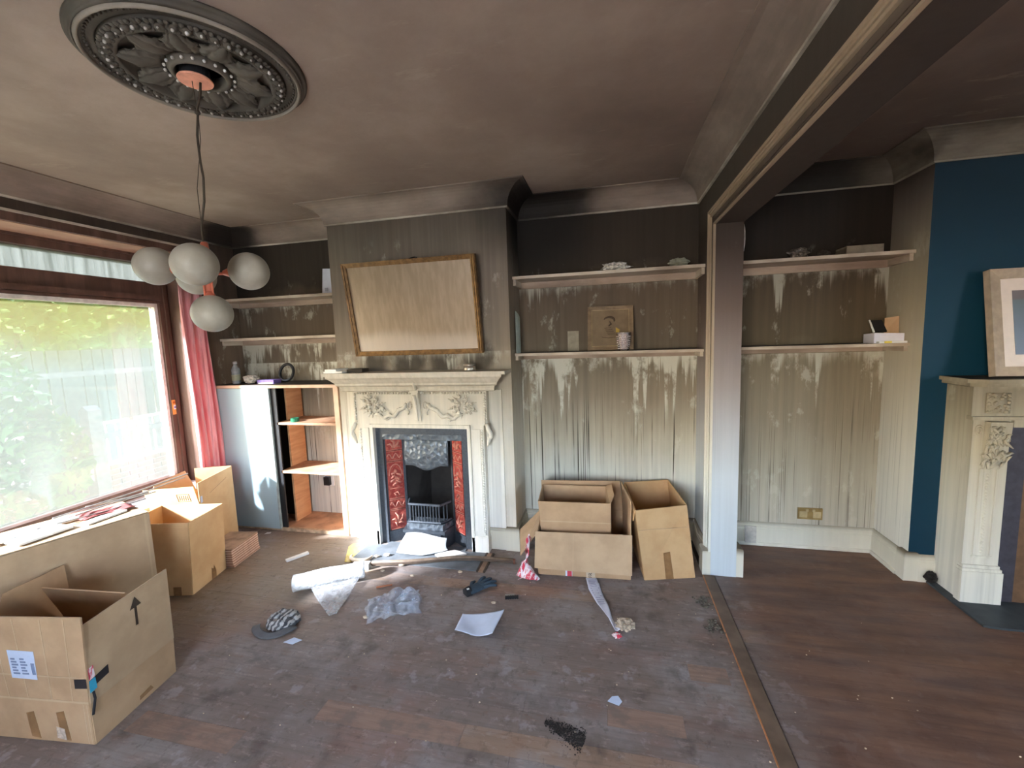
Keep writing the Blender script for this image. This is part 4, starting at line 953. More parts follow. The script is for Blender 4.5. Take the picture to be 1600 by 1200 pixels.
# mantel things
ZM = 1.4322
tl = empty('tea_light_tin', (-.998, 2.96, ZM), 'small round metal tin on the mantel under the mirror corner', 'tin')
MB().lathe([(0, 0), (.042, 0), (.044, .003), (.044, .040)], (-.998, 2.96, ZM), 24).build('body', M_tin, tl, True)
MB().lathe([(.0455, .038), (.0455, .050), (.030, .052), (0, .051)], (-.998, 2.96, ZM), 24).build('lid', M_tin, tl, True)
tag(MB().box(-2.197, -2.03, 2.92, 3.09, ZM, ZM + .014).box(-2.193, -2.09, 2.93, 3.09, ZM + .014, ZM + .030).build('paper_stack', M_plasterpiece, origin=(-2.11, 3.0, ZM)), 'white slabs lying on the end of the mantel', 'slab')
tag(MB().obox((-1.955, 3.02, ZM + .0135), (.13, .11, .026), .06).build('charred_book', plain('charred_cover', rgb(58, 50, 42), .8), origin=(-2.0, 3.02, ZM)), 'charred flat book on the mantel beside the white slabs', 'book')

# ================================================================== MIRROR
mi = empty('wall_mirror', (-1.46, 3.05, 1.57), 'large gilt framed mirror tilting forward, glass browned by smoke', 'mirror')
MX0, MX1, MZ0, MZ1, MYB, MYT = -1.988, -.918, 1.562, 2.268, 3.085, 2.965
mp = leaning(0, 0, MZ0, MZ1, MYB, MYT, 0); ML = math.hypot(MZ1 - MZ0, MYT - MYB)
rect_frame(mp, MX0, MX1, .034, -.010, .030, ML, 'frame', M_gold, mi)
rect_frame(mp, MX0 + .026, MX1 - .026, .012, .010, .028, ML, 'inner_bead', M_gold, mi)
rect_frame(mp, MX0 + .008, MX1 - .008, .010, .020, .036, ML, 'outer_bead', M_gold, mi)
MB().hexa([mp(MX0 + .03, .03, -.004), mp(MX1 - .03, .03, -.004), mp(MX1 - .03, .97, -.004), mp(MX0 + .03, .97, -.004), mp(MX0 + .03, .03, .012), mp(MX1 - .03, .03, .012), mp(MX1 - .03, .97, .012), mp(MX0 + .03, .97, .012)]).build('glass', M_mirror, mi)
MB().hexa([mp(MX0 + .01, .01, -.014), mp(MX1 - .01, .01, -.014), mp(MX1 - .01, .99, -.014), mp(MX0 + .01, .99, -.014), mp(MX0 + .01, .01, -.006), mp(MX1 - .01, .01, -.006), mp(MX1 - .01, .99, -.006), mp(MX0 + .01, .99, -.006)]).build('backing', M_black, mi)
MB().tube([mp(-1.50, .97, -.012), (-1.47, 3.09, 2.30), (-1.45, 3.098, 2.305), (-1.43, 3.09, 2.30), mp(-1.40, .97, -.012)], .006, 6).build('hanging_wire', M_black, mi)

# ================================================================== FAR MANTEL
fm = empty('marble_fireplace', (2.6, YQ, 0), 'sooty pale stone mantel against the blue wall', 'fireplace')
X0 = 2.032
MB().box(X0, 3.62, 2.93, YQ - .001, .013, 1.29).build('side_slip', M_marble, fm)
fmf = 2.90
ml = MB(); ml.prism([(X0 - .045, YQ - .001), (X0 - .045, 2.905), (X0 + .02, 2.855), (3.70, 2.855), (3.70, YQ - .001)], 'z', 1.318, 1.340)
ml.prism([(X0 - .03, YQ - .001), (X0 - .03, 2.91), (X0 + .025, 2.87), (3.69, 2.87), (3.69, YQ - .001)], 'z', 1.298, 1.318); ml.build('mantel_shelf', M_marble, fm)
MB().box(2.0, 3.66, 2.90, YQ - .02, 1.3402, 1.3412).build('soot_layer', M_soottop, fm)
MB().box(2.018, 3.5, 2.905, 2.93, 1.128, 1.298).build('frieze', M_marble, fm)
MB().box(2.012, 3.5, 2.885, 2.93, 1.108, 1.128).box(2.215, 3.5, 2.90, 2.93, 1.065, 1.108).build('architrave_band', M_marble, fm)
def pila(x0, x1):
    b = MB(); b.box(x0, x1, 2.905, 2.93, .24, 1.108); b.box(x0 + .045, x0 + .055, 2.898, 2.906, .30, .82); b.box(x1 - .05, x1 - .04, 2.898, 2.906, .30, .82); b.box(x0 + .04, x1 - .035, 2.898, 2.906, .285, .297)
    b.build('pilaster', M_marble, fm)
    MB().box(x0 - .012, x1 + .012, 2.88, 2.93, .013, .205).prism([(x0 - .008, 2.93), (x0 - .008, 2.886), (x1 + .008, 2.886), (x1 + .008, 2.93)], 'z', .205, .222).prism([(x0 - .002, 2.93), (x0 - .002, 2.894), (x1 + .002, 2.894), (x1 + .002, 2.93)], 'z', .222, .24).build('plinth', M_marble, fm)
    b = MB()
    for i in range(26): b.ball(((x0 + x1) / 2, 2.905, .32 + i * .0185), .009, 6, 4)
    b.build('husk_drop', M_marble, fm, True)
    b = MB(); b.prism([(2.905, 1.10), (2.865, 1.10), (2.868, 1.04), (2.885, .96), (2.896, .86), (2.905, .84)], 'x', x0 + .055, x1 - .02)
    b.build('corbel', M_marble, fm)
    rnd = random.Random(9); b = MB()
    for i in range(46):
        z = rnd.uniform(.85, 1.09); y = 2.865 + (1.1 - z) * .13; x = rnd.uniform(x0 + .055, x1 - .025)
        b.tube([(x, y, z), (x + rnd.uniform(-.02, .02), y - .012, z + .012), (x + rnd.uniform(-.03, .03), y - .004, z - .03)], [.004, .010, .003], 6)
    b.tube([((x0 + x1) / 2 + .015, 2.862, 1.08), ((x0 + x1) / 2 + .015, 2.872, 1.0), ((x0 + x1) / 2 + .015, 2.885, .90)], [.006, .008, .004], 6)
    b.build('carved_leaves', M_marble, fm, True)
    b = MB(); b.tube([(x0 + .028 + .018 * math.cos(t) * (1 - t / 14), 2.903, 1.045 + .032 * math.sin(t) * (1 - t / 14)) for t in [i * .45 for i in range(24)]], .005, 6); b.build('scroll', M_marble, fm, True)
    rnd = random.Random(5); b = MB(); b.box(x0 + .05, x1 - .015, 2.897, 2.906, 1.145, 1.262)
    for i in range(34):
        x = rnd.uniform(x0 + .055, x1 - .02); z = rnd.uniform(1.15, 1.258); b.ball((x, 2.896, z), rnd.uniform(.006, .012), 6, 4)
    b.build('carved_block', M_marble, fm, True)
pila(2.03, 2.205); pila(3.2, 3.375)
for x0, x1, m, nm in [(2.205, 2.30, plain('blue_grey_slip', rgb(62, 60, 68), .6), 'slip'), (2.30, 3.2, M_umber, 'fire_panel')]:
    MB().box(x0, x1, 2.922 if nm == 'slip' else 2.926, 2.9295, .013, 1.065).build(nm, m, fm)
hh = tag(MB().prism([(1.985, 3.115), (1.985, 2.665), (2.06, 2.655), (3.7, 2.655), (3.7, 3.115)], 'z', -.01, .012).build('hearth', M_slate_dark, origin=(2.6, 2.85, 0)), 'dark slate hearth under the sooty stone mantel', 'hearth')
fr = empty('framed_print', (2.5, 3.0, 1.3415), 'large pale framed seascape leaning on the far mantel', 'picture')
qp = leaning(0, 0, 1.3445, 1.955, 2.985, 3.085, 0); QL = math.hypot(.6135, .1)
M_palefr = plain('sooty_pale_frame', rgb(176, 160, 142), .6, var=.12)
rect_frame(qp, 2.148, 2.86, .055, -.012, .035, QL, 'frame', M_palefr, fr)
rect_frame(qp, 2.190, 2.818, .050, .006, .022, QL * .87, 'inner_frame', plain('off_white_frame', rgb(214, 200, 192), .5, var=.05), fr) if False else None
k = .05 / QL
MB().hexa([qp(2.195, k, .0), qp(2.81, k, .0), qp(2.81, 1 - k, .0), qp(2.195, 1 - k, .0), qp(2.195, k, .012), qp(2.81, k, .012), qp(2.81, 1 - k, .012), qp(2.195, 1 - k, .012)]).build('mount', M_picmount, fr)
k2 = .125 / QL
MB().hexa([qp(2.262, k2, .012), qp(2.745, k2, .012), qp(2.745, 1 - k2, .012), qp(2.262, 1 - k2, .012), qp(2.262, k2, .0135), qp(2.745, k2, .0135), qp(2.745, 1 - k2, .0135), qp(2.262, 1 - k2, .0135)]).build('print', M_picart, fr)

# ================================================================== CEILING ROSE AND PENDANT
RC = (-1.533, 1.460); RZ = H
ro = empty('ceiling_rose', (RC[0], RC[1], RZ), 'ornate round plaster ceiling rose blackened by smoke', 'ceiling rose')
c3 = (RC[0], RC[1], RZ)
MB().lathe([(.374, .001), (.374, -.008), (.366, -.014), (.360, -.014), (.358, -.022), (.352, -.030), (.350, .001)], c3, 72).build('outer_ring', M_rose, ro, True)
MB().lathe([(.351, -.024), (.348, -.036), (.342, -.040), (.337, -.036), (.335, -.024), (.343, -.010)], c3, 72).build('bright_ring', M_rose_light, ro, True)
MB().lathe([(.337, -.030), (.330, -.026), (.316, -.020), (.298, -.024), (.292, -.018), (.292, .001), (.337, .001)], c3, 72).build('middle_ring', M_rose, ro, True)
MB().lathe([(.292, -.012), (.262, -.040), (.250, -.044), (.240, -.040), (.236, -.022), (.20, -.012), (.11, -.016), (.11, .001), (.292, .001)], c3, 72).build('dish', M_rose, ro, True)
b = MB()
for i in range(96):
    a = 2 * PI * i / 96; b.ball((RC[0] + .322 * math.cos(a), RC[1] + .322 * math.sin(a), RZ - .026), .0055, 6, 4)
b.build('bead_ring', M_rose, ro, True)
MB().lathe([(.105, .001), (.105, -.030), (.098, -.044), (.088, -.046), (.082, -.040), (.080, .001)], c3, 40).build('inner_ring', M_rose, ro, True)
MB().lathe([(.079, -.002), (.0, -.002), ], c3, 40).build('hole_shade_disc', M_ash, ro)  # flat black disc painted as the shade inside the rose
# running leaf border
lf = MB(); lf.ball((.268, 0, -.040), .012, 8, 5, (1.2, 1.3, .8)); lf.ball((.283, .012, -.034), .009, 8, 5, (1.3, 1, .7)); lf.ball((.283, -.012, -.034), .009, 8, 5, (1.3, 1, .7)); lf.ball((.256, .013, -.042), .007, 6, 4)
for i in range(44):
    a = 2 * PI * i / 44 + .0; R = .276 + .004 * math.sin(i * 2.3); t_ = .0052 + .0016 * math.sin(i * 1.7)
    if i == 0: tm = MB().ball((0, 0, 0), 1, 7, 5).build('pale_tip', M_rose_tip, None, True).data; bpy.data.objects.remove(bpy.data.objects['pale_tip'])
    o = bpy.data.objects.new('pale_tip', tm); COL.objects.link(o); o.parent = ro; o.location = (R * math.cos(a), R * math.sin(a), -.050); o.scale = (t_, t_, t_)
bl = lf.build('border_leaf', M_rose, ro, True, fix=True); bl.data.transform(Matrix.Translation((RC[0], RC[1], RZ)))
for i in range(1, 44):
    o = bl.copy(); COL.objects.link(o); o.parent = ro; o.rotation_euler = (0, 0, 2 * PI * i / 44)
# acanthus leaves
def acan(u, v):
    r = .118 + .118 * v; w = .066 * math.sin(PI * min(1, .18 + v * .82)) ** .7 * (1 - .25 * abs(math.sin(v * 11)))
    lob = (u - .5) * 2
    return (r + .014 * math.cos(lob * 1.5) * v, lob * w, -.020 - .024 * math.sin(v * PI * .8) * (1 - .55 * lob * lob) - .010 * (1 - abs(lob) * 6 if abs(lob) < .16 else 0) + .004 * math.cos(lob * 14))
al = MB().grid(acan, 16, 16, .006).build('acanthus_leaf', M_rose, ro, True); al.data.transform(Matrix.Translation((RC[0], RC[1], RZ)))
al.rotation_euler = (0, 0, .2)
for i in range(1, 10):
    o = al.copy(); COL.objects.link(o); o.parent = ro; o.rotation_euler = (0, 0, .2 + 2 * PI * i / 10)
b = MB()
for i in range(20):
    a = 2 * PI * i / 20; b.ball((RC[0] + .112 * math.cos(a), RC[1] + .112 * math.sin(a), RZ - .038), .0060, 6, 4)
b.build('inner_beads', M_rose_tip, ro, True)

HUB = Vector((-1.597, 1.458, 1.965))
CAN = (RC[0] - .028, RC[1] + .0)
pe = empty('pendant_light', (CAN[0], CAN[1], 2.70), 'copper pendant lamp with five sooty opal globes', 'pendant lamp')
MB().lathe([(0, .008), (.058, .008), (.060, .004), (.058, 0), (0, 0)], (CAN[0], CAN[1], 2.695), 36).build('canopy', M_coppercanopy, pe)
MB().lathe([(.0, .045), (.050, .045), (.050, .008), (0, .008)], (CAN[0], CAN[1], 2.695), 24).build('shaded_canopy_body', M_black, pe)  # canopy side coloured black for the shade in the rose hole
cord = [(CAN[0] + .012, CAN[1] + .01, 2.697), (CAN[0] + .010, CAN[1] + .006, 2.655), (CAN[0] - .012, CAN[1] + .006, 2.60), (CAN[0] - .012, CAN[1] + .005, 2.575), (CAN[0] - .02, CAN[1], 2.50), (CAN[0] - .018, CAN[1], 2.40), (CAN[0] - .012, CAN[1], 2.34), (CAN[0] - .020, CAN[1], 2.25), (HUB.x - .017, HUB.y + .008, 2.16), (HUB.x - .016, HUB.y + .006, 2.08)]
MB().tube(cord, .0042, 8).build('cord', M_cord, pe, True)
MB().tube([(CAN[0] - .008, CAN[1] - .008, 2.697), (CAN[0] - .011, CAN[1], 2.62), (CAN[0] - .006, CAN[1] + .002, 2.58), (CAN[0] - .006, CAN[1], 2.48), (HUB.x - .010, HUB.y, 2.3), (HUB.x - .012, HUB.y + .004, 2.085)], .0014, 6).build('steel_wire', M_cord, pe)
MB().ball((CAN[0] - .011, CAN[1] + .004, 2.585), .010, 8, 6).build('cord_grip', M_cord, pe, True)
stem = MB().lathe([(0, .0), (.014, .0), (.014, .235), (.009, .24), (0, .24)], (HUB.x - .008, HUB.y + .003, 1.852), 16)
for k in range(3):
    a = k * 2.1; stem.tube([(HUB.x - .008 + .017 * math.cos(a), HUB.y + .003 + .017 * math.sin(a), 1.86), (HUB.x - .008 + .017 * math.cos(a), HUB.y + .003 + .017 * math.sin(a), 2.07)], .004, 6)
stem.build('stem', M_copper, pe, True)
GL = [(-1.806, 1.413, 2.002), (-1.466, 1.288, 1.965), (-1.775, 1.560, 1.975), (-1.452, 1.515, 1.972), (-1.601, 1.46, 1.803)]
for gx, gy, gz in GL:
    P0 = Vector((HUB.x - .008, HUB.y + .003, 1.965 if gz > 1.9 else 1.87)); P1 = Vector((gx, gy, gz)); dv = (P1 - P0)
    if gz > 1.9:
        e = P0 + dv * (1 - .070 / dv.length)
        MB().tube([P0, P0 + dv * .5 + Vector((0, 0, -.004)), e], [.006, .006, .006], 8).build('arm', M_copper, pe)
        cup = MB().tube([P0 + dv * (1 - .100 / dv.length), e, P0 + dv * (1 - .055 / dv.length)], [.010, .022, .024], 14)
    else: cup = MB().tube([(gx, gy, gz + .09), (gx, gy, gz + .07), (gx, gy, gz + .06)], [.012, .020, .022], 14)
    cup.build('lamp_holder', M_copper, pe, True)
    MB().ball((gx, gy, gz), .0755, 32, 20).build('globe', M_frosted, pe, True)

# ================================================================== CARDBOARD BOXES
def open_box(name, bot, top, mat, label, floor_z=.002, group=None, t=.007, cat='box'):
    """bot/top: plan corners FL FR BR BL; walls and base as separate panels"""
    c = sum((Vector((p[0], p[1], 0)) for p in bot), Vector()) / 4
    z = floor_z if len(bot[0]) < 3 else bot[0][2]
    B = [Vector((p[0], p[1], z)) for p in bot]; T = [Vector(p) for p in top]
    e = empty(name, (c.x, c.y, z), label, cat, group)
    for i, nm in enumerate(['front_panel', 'side_panel', 'back_panel', 'side_panel']):
        j = (i + 1) % 4; MB().panel([B[i], B[j], T[j], T[i]], t).build(nm, mat, e)
    MB().panel([p + Vector((0, 0, t / 2)) for p in B], t).build('base', mat, e)
    return e, B, T
def flap(e, a, b, c, d, mat, name='flap', t=.006): return MB().panel([a, b, c, d], t).build(name, mat, e)
def on_quad(q, u, v, off=.0):
    q = [Vector(p) for p in q]; a = q[0].lerp(q[1], u); b = q[3].lerp(q[2], u); n = (q[1] - q[0]).cross(q[3] - q[0]).normalized(); return a.lerp(b, v) + n * off
def planar(q):
    q = [Vector(p) for p in q]; n = (q[1] - q[0]).cross(q[2] - q[0]).normalized(); q[3] = q[3] - n * (q[3] - q[0]).dot(n); return q
def decal(q, pts, mat, name, parent, off=.005, t=.0008):
    return MB().panel([on_quad(q, u, v, off) for u, v in pts], t).build(name, mat, parent)

# big box nearest the viewer
Zr = .19
Bq = [(-2.70, 1.125), (-2.145, 1.184), (-2.205, 1.575), (-2.765, 1.52)]
Tq = [(-2.70, 1.125, Zr), (-2.145, 1.184, Zr), (-2.195, 1.575, Zr), (-2.765, 1.52, Zr)]
nb, B, T = open_box('cardboard_box', Bq, Tq, M_card, 'large battered brown box with arrow on its raised flap, nearest the camera')
fq = planar([T[0], T[1], Vector((-2.085, 1.165, .598)), Vector((-2.72, 1.11, .575))])
flap(nb, *fq, M_card)
rq = planar([T[1] + Vector((.004, 0, 0)), T[2] + Vector((.004, 0, 0)), Vector((-2.155, 1.555, .580)), Vector((-2.118, 1.176, .552))])
flap(nb, *rq, M_card3)
flap(nb, T[2], T[3], Vector((-2.75, 1.405, .51)), Vector((-2.25, 1.43, .52)), M_card)
flap(nb, T[3], T[0], Vector((-2.775, 1.28, .55)), Vector((-2.832, 1.545, .545)), M_card)
# arrow print
ar_ = MB().panel([on_quad(rq, *p, .0045) for p in [(.545, .55), (.575, .55), (.575, .80), (.545, .80)]], .0006)
ar_.add([on_quad(rq, .49, .79, .0048), on_quad(rq, .63, .79, .0048), on_quad(rq, .56, .93, .0048)], [(0, 1, 2)]); ar_.build('arrow_print', M_ink, nb)
front_body = [B[0], B[1], T[1], T[0]]
# creases and old tape
cm = MB()
for u in (.30, .47, .68, .86):
    cm.panel([on_quad(fq, u, .02, .0036), on_quad(fq, u + .008, .02, .0036), on_quad(fq, u + .012, .98, .0036), on_quad(fq, u + .004, .98, .0036)], .0012)
cm.panel([on_quad(fq, .0, .0, .0036), on_quad(fq, 1, .0, .0036), on_quad(fq, 1, .025, .0036), on_quad(fq, 0, .025, .0036)], .0014)
cm.panel([on_quad(fq, .25, .30, .0036), on_quad(fq, .98, .30, .0036), on_quad(fq, .98, .315, .0036), on_quad(fq, .25, .315, .0036)], .0012)
cm.build('creases', M_fold, nb)
cm = MB()
for u in (.955, .985): cm.panel([on_quad(front_body, u - .004, .02, .004), on_quad(front_body, u + .003, .02, .004), on_quad(front_body, u + .002, .98, .004), on_quad(front_body, u - .006, .98, .004)], .0012)
cm.build('creases', M_fold, nb)
for u0, u1, v1 in [(.45, .53, .72), (.72, .80, .78)]: decal(front_body, [(u0, .08), (u1, .05), (u1 - .03, v1), (u0 - .02, v1 - .05)], M_tapebrown, 'tape', nb, .004)
decal(front_body, [(.68, .10), (.76, .06), (.755, .34), (.685, .38)], plain('worn_white_label', rgb(190, 172, 156), .6, var=.3, scale=60), 'label', nb, .0048)
lb = decal(fq, [(.375, .27), (.59, .26), (.60, .60), (.385, .61)], M_label, 'address_label', nb, .0042)
bq = MB()
for i in range(6):
    for j in range(2):
        u = .40 + j * .075; v = .32 + i * .035
        bq.panel([on_quad(fq, u, v, .005), on_quad(fq, u + .055 - .01 * (i % 3), v, .005), on_quad(fq, u + .055 - .01 * (i % 3), v + .02, .005), on_quad(fq, u, v + .02, .005)], .0006)
for j in range(5): bq.panel([on_quad(fq, .56 + j * .006, .32, .005), on_quad(fq, .563 + j * .006, .32, .005), on_quad(fq, .563 + j * .006, .46, .005), on_quad(fq, .56 + j * .006, .46, .005)], .0006)
bq.build('label_print', M_labelink, lb)
bt_ = decal(rq, [(.0, .18), (.20, .22), (.20, .33), (.0, .29)], M_blacktape, 'black_tape', nb, .0046)
decal(fq, [(.90, .18), (1.0, .19), (1.0, .30), (.90, .29)], M_blacktape, 'black_tape', nb, .0046)
pr = MB().panel([on_quad(rq, .0, .14, .006), on_quad(rq, .07, .15, .006), on_quad(rq, .06, .30, .006), on_quad(rq, .0, .29, .006)], .001).build('cyan_seal', M_cyan, nb)
MB().panel([on_quad(rq, .0, .30, .006), on_quad(rq, .06, .31, .006), on_quad(rq, .05, .46, .006), on_quad(rq, .0, .45, .006)], .001).build('red_seal', M_plred, nb)
MB().tube([on_quad(rq, .03, .13, .006), on_quad(rq, .04, .04, .006), Vector((-2.135, 1.185, .14))], .005, 6).build('tape_end', M_blacktape, nb)
rb_ = [B[1], B[2], T[2], T[1]]
MB().add([on_quad(rb_, .50, .10, .0045), on_quad(rb_, .68, .12, .0045), on_quad(rb_, .53, .72, .0045)], [(0, 1, 2)]).build('gusset_mark', M_tapebrown, nb)

# long box under the window
A = Vector((-2.74, 1.92, 0)); du = Vector((-.3, -.954, 0)); dv_ = Vector((-.954, .3, 0)); LL, LD, LH = 1.02, .42, .68
q4 = [A + du * LL, A, A + dv_ * LD, A + du * LL + dv_ * LD]
lb_, B, T = open_box('cardboard_box', [(p.x, p.y) for p in q4], [(p.x, p.y, LH) for p in q4], M_card3, 'long closed brown box standing under the window, loaded with scraps')
mid1 = q4[1].lerp(q4[2], .5) + Vector((0, 0, LH)); mid0 = q4[0].lerp(q4[3], .5) + Vector((0, 0, LH))
flap(lb_, T[0] + Vector((0, 0, .004)), T[1] + Vector((0, 0, .004)), mid1 + Vector((0, 0, .002)), mid0 + Vector((0, 0, .002)), M_card3)
flap(lb_, mid0 + Vector((-.004, 0, .0)), mid1 + Vector((-.004, 0, .0)), T[2], T[3], M_card3)
fb = [B[0], B[1], T[1], T[0]]
MB().panel([on_quad(fb, .975, 0.0, .004), on_quad(fb, .985, 0, .004), on_quad(fb, .985, 1, .004), on_quad(fb, .975, 1, .004)], .001).build('crease', M_fold, lb_)
TOPZ = LH + .0085
def onlong(u, v, z=TOPZ): p = A + du * (u * LL) + dv_ * (v * LD); return Vector((p.x, p.y, z))
wl_ = ['white broken board lying nearest the box corner under the rods', 'narrow white strip beside the dark red cloth on the long box', 'broad white board in the middle of the long box top', 'short white batten crossing the middle of the long box', 'thick white offcut tilted on the long box edge', 'white folded card standing at the near end of the long box']
bd = [(.16, .30, .20, .06, .010, .3), (.30, .62, .24, .03, .012, -.1), (.42, .35, .22, .16, .012, .25), (.50, .60, .20, .035, .018, -.2), (.58, .45, .17, .05, .014, .1), (.66, .30, .12, .07, .012, .5)]
ang0 = math.atan2(du.y, du.x)
for i, (u, v, L_, w_, h_, rz) in enumerate(bd):
    p = onlong(u, v); tag(MB().obox((p.x, p.y, TOPZ + h_ / 2 + .0015 * i), (L_, w_, h_), ang0 + rz, 0, 0).build('board_offcut', M_plasterpiece, origin=(p.x, p.y, TOPZ)), wl_[i], 'board', 'white offcuts on the long box')
p = onlong(.14, .55)
tag(MB().grid(lambda a, b: (p.x + (a - .5) * .16 + .1 * (b - .5), p.y + (b - .5) * .22, TOPZ + .006 + .016 * abs(math.sin(a * 4) * math.sin(b * 5))), 10, 10, .004).build('folded_cloth', M_redcloth, None, True, (p.x, p.y, TOPZ)), 'dull red cloth scrap among the rods on the long box', 'cloth')
# rods
rods = [((-2.66 - .42, 2.46, .735), onlong(.34, .58, TOPZ + .045), .005, 'longest grey rod reaching from the long box towards the curtain'), ((-3.06, 2.42, .722), onlong(.26, .52, TOPZ + .034), .004, 'second grey rod lying just beneath the longest rod'), ((-2.98, 2.15, .715), onlong(.30, .75, TOPZ + .03), .004, 'thin rod crossing over the dull red cloth'), ((-2.93, 2.05, .709), onlong(.34, .45, TOPZ + .022), .0035, 'short thin rod nearest the long box corner'), (onlong(-.12, .8, .715), onlong(.18, .85, TOPZ + .03), .006, 'flat pale strip lying along the window edge of the long box')]
for a, b_, r_, l_ in rods:
    a = Vector(a); m_ = a.lerp(b_, .5) + Vector((0, 0, -.006)); tag(MB().tube([a, m_, b_], r_, 6).build('metal_rod', M_rod, origin=(m_.x, m_.y, TOPZ)), l_, 'rod', 'rods on the long box')

# medium box
C0 = Vector((-2.765, 2.145, 0)); mu = Vector((-.974, -.226, 0)); mv = Vector((-.226, .974, 0))
q4 = [C0 + mu * .45, C0, C0 + mv * .335, C0 + mu * .45 + mv * .335]
mb_, B, T = open_box('cardboard_box', [(p.x, p.y) for p in q4], [(p.x + .018, p.y + .012, .508) for p in q4], M_card2, 'medium open yellowish box between the long box and the flattened stack')
flap(mb_, T[3], T[0], T[0] + Vector((-.035, -.015, -.22)), T[3] + Vector((-.05, .0, -.20)), M_card2)
rbq = [B[1], B[2], T[2], T[1]]
decal(rbq, [(.54, .0), (.68, .0), (.68, .10), (.62, .20), (.54, .18)], M_tapebrown, 'tape', mb_, .0045)
decal([B[0], B[1], T[1], T[0]], [(.72, .0), (.84, .0), (.84, .12), (.72, .12)], M_tapebrown, 'tape', mb_, .0045)

# back box by the curtain
RF, LF, LB_, RB = Vector((-3.075, 2.52, 0)), Vector((-3.50, 2.41, 0)), Vector((-3.60, 2.80, 0)), Vector((-3.18, 2.92, 0))
LFc, LBc = Vector((-3.44, 2.425, 0)), Vector((-3.42, 2.79, 0))
bb, B, T = open_box('cardboard_box', [LFc, RF, RB, LBc], [(p.x, p.y, .47) for p in [LFc, RF, RB, LBc]], M_card2, 'open yellowish box with small stamp, standing before the pink curtain')
f_r = planar([T[1], T[2], Vector((RB.x, RB.y + .0, .648)), Vector((RF.x + .005, RF.y, .640))]); flap(bb, *f_r, M_card2)
f_b = planar([T[2], T[3], Vector((-3.43, 2.80, .655)), Vector((RB.x - .01, RB.y + .01, .648))]); flap(bb, *f_b, M_card2)
f_f = planar([T[0], T[1], Vector((RF.x - .03, RF.y - .012, .615)), Vector((LFc.x - .02, LFc.y - .06, .60))]); flap(bb, *f_f, M_card2)
f_l = planar([T[3], T[0], Vector((-3.50, 2.52, .61)), Vector((-3.47, 2.77, .655))]); flap(bb, *f_l, M_card)
st = MB(); uv = [(.62, .22), (.86, .22), (.86, .62), (.62, .62)]
for i in range(4):
    a, b_ = uv[i], uv[(i + 1) % 4]; st.tube([on_quad(f_f, *a, .004), on_quad(f_f, *b_, .004)], .0016, 4)
for i in range(5): st.tube([on_quad(f_f, .66 + i * .04, .28, .004), on_quad(f_f, .665 + i * .04, .55, .004)], .0014, 4)
st.build('stamp_print', plain('faded_stamp', rgb(104, 78, 46), .7), bb)
decal(f_r, [(.02, .05), (.07, .05), (.07, .35), (.02, .35)], M_label, 'label', bb, .005)
fr_ = [B[1], B[2], T[2], T[1]]
cm = MB(); cm.tube([on_quad(f_r, .28, .28, .0035), on_quad(f_r, .80, .60, .0035)], .0015, 4); cm.build('crease', M_tapebrown, bb)

# stack of flattened boxes
sd1 = Vector((-.045, .290, 0)).normalized(); sd0 = Vector((-.988, -.153, 0)); P0 = Vector((-2.787, 2.490, 0))
for i in range(8):
    j = Vector((random.uniform(-.004, .004), random.uniform(-.004, .004), 0)); z0_, z1_ = .002 + i * .0182, .002 + i * .0182 + .0172
    a = [P0 + j, P0 + sd1 * .298 + j, P0 + sd1 * .298 + sd0 * .235 + j, P0 + sd0 * .235 + j]
    e = empty('flattened_box', (P0.x - .12, P0.y + .14, z0_), ['lowest', 'second lowest', 'third lowest', 'fourth lowest', 'fourth highest', 'third highest', 'second highest', 'topmost'][i] + ' flattened carton of the neat pile before the cupboard', 'carton', 'flattened cartons in a pile')
    for k, (za, zb, m_) in enumerate([(z0_, z0_ + .004, M_stack_light), (z0_ + .004, z0_ + .0135, M_stack_dark), (z0_ + .0135, z1_, M_stack_light)]):
        ins_ = .0025 if k == 1 else 0
        q = [p + (sd1 * ins_ if n_ in (0, 3) else -sd1 * ins_) + (sd0 * ins_ if n_ in (0, 1) else -sd0 * ins_) for n_, p in enumerate(a)]
        MB().hexa([Vector((p.x, p.y, za)) for p in q] + [Vector((p.x, p.y, zb)) for p in q]).build(['lower_sheet', 'core', 'upper_sheet'][k], m_ if not (i == 7 and k == 2) else plain('dusty_carton_top', rgb(164, 134, 110), .8, var=.3, scale=14), e)

# pair of open boxes in the alcove right of the mantel
q0 = [(-.495, 2.785), (.130, 2.815), (.095, 3.235), (-.525, 3.205)]
ob, B, T = open_box('cardboard_box', q0, [(-.495, 2.785, .312), (.132, 2.815, .318), (.095, 3.235, .312), (-.525, 3.205, .312)], M_card, 'wide open brown box with a smaller box inside and taped front')
ff = planar([Vector((-.515, 2.735, .072)), Vector((.138, 2.760, .062)), T[1] + Vector((.01, -.006, .004)), T[0] + Vector((-.015, -.006, .004))])
flap(ob, *ff, M_card3)
flap(ob, T[1], T[2], Vector((.085, 3.265, .535)), Vector((.140, 2.90, .525)), M_card)
flap(ob, T[2], T[3], Vector((-.535, 3.245, .525)), Vector((.075, 3.285, .530)), M_card)
flap(ob, T[3], T[0], Vector((-.625, 2.80, .120)), Vector((-.690, 3.10, .165)), M_card3)
fbq = [B[0], B[1], T[1], T[0]]
decal(ff, [(.40, .02), (.405, .02), (.405, .98), (.40, .98)], M_fold, 'crease', ob, .0035, .001)
s1 = decal(fbq, [(.30, .0), (.375, .0), (.375, .5), (.30, .5)], M_label, 'carrier_label', ob, .0046); decal(fbq, [(.32, .0), (.37, .0), (.37, .14), (.32, .14)], M_redprint, 'red_mark', ob, .0056)
iq = [(-.462, 2.865), (.0, 2.892), (-.025, 3.195), (-.488, 3.175)]
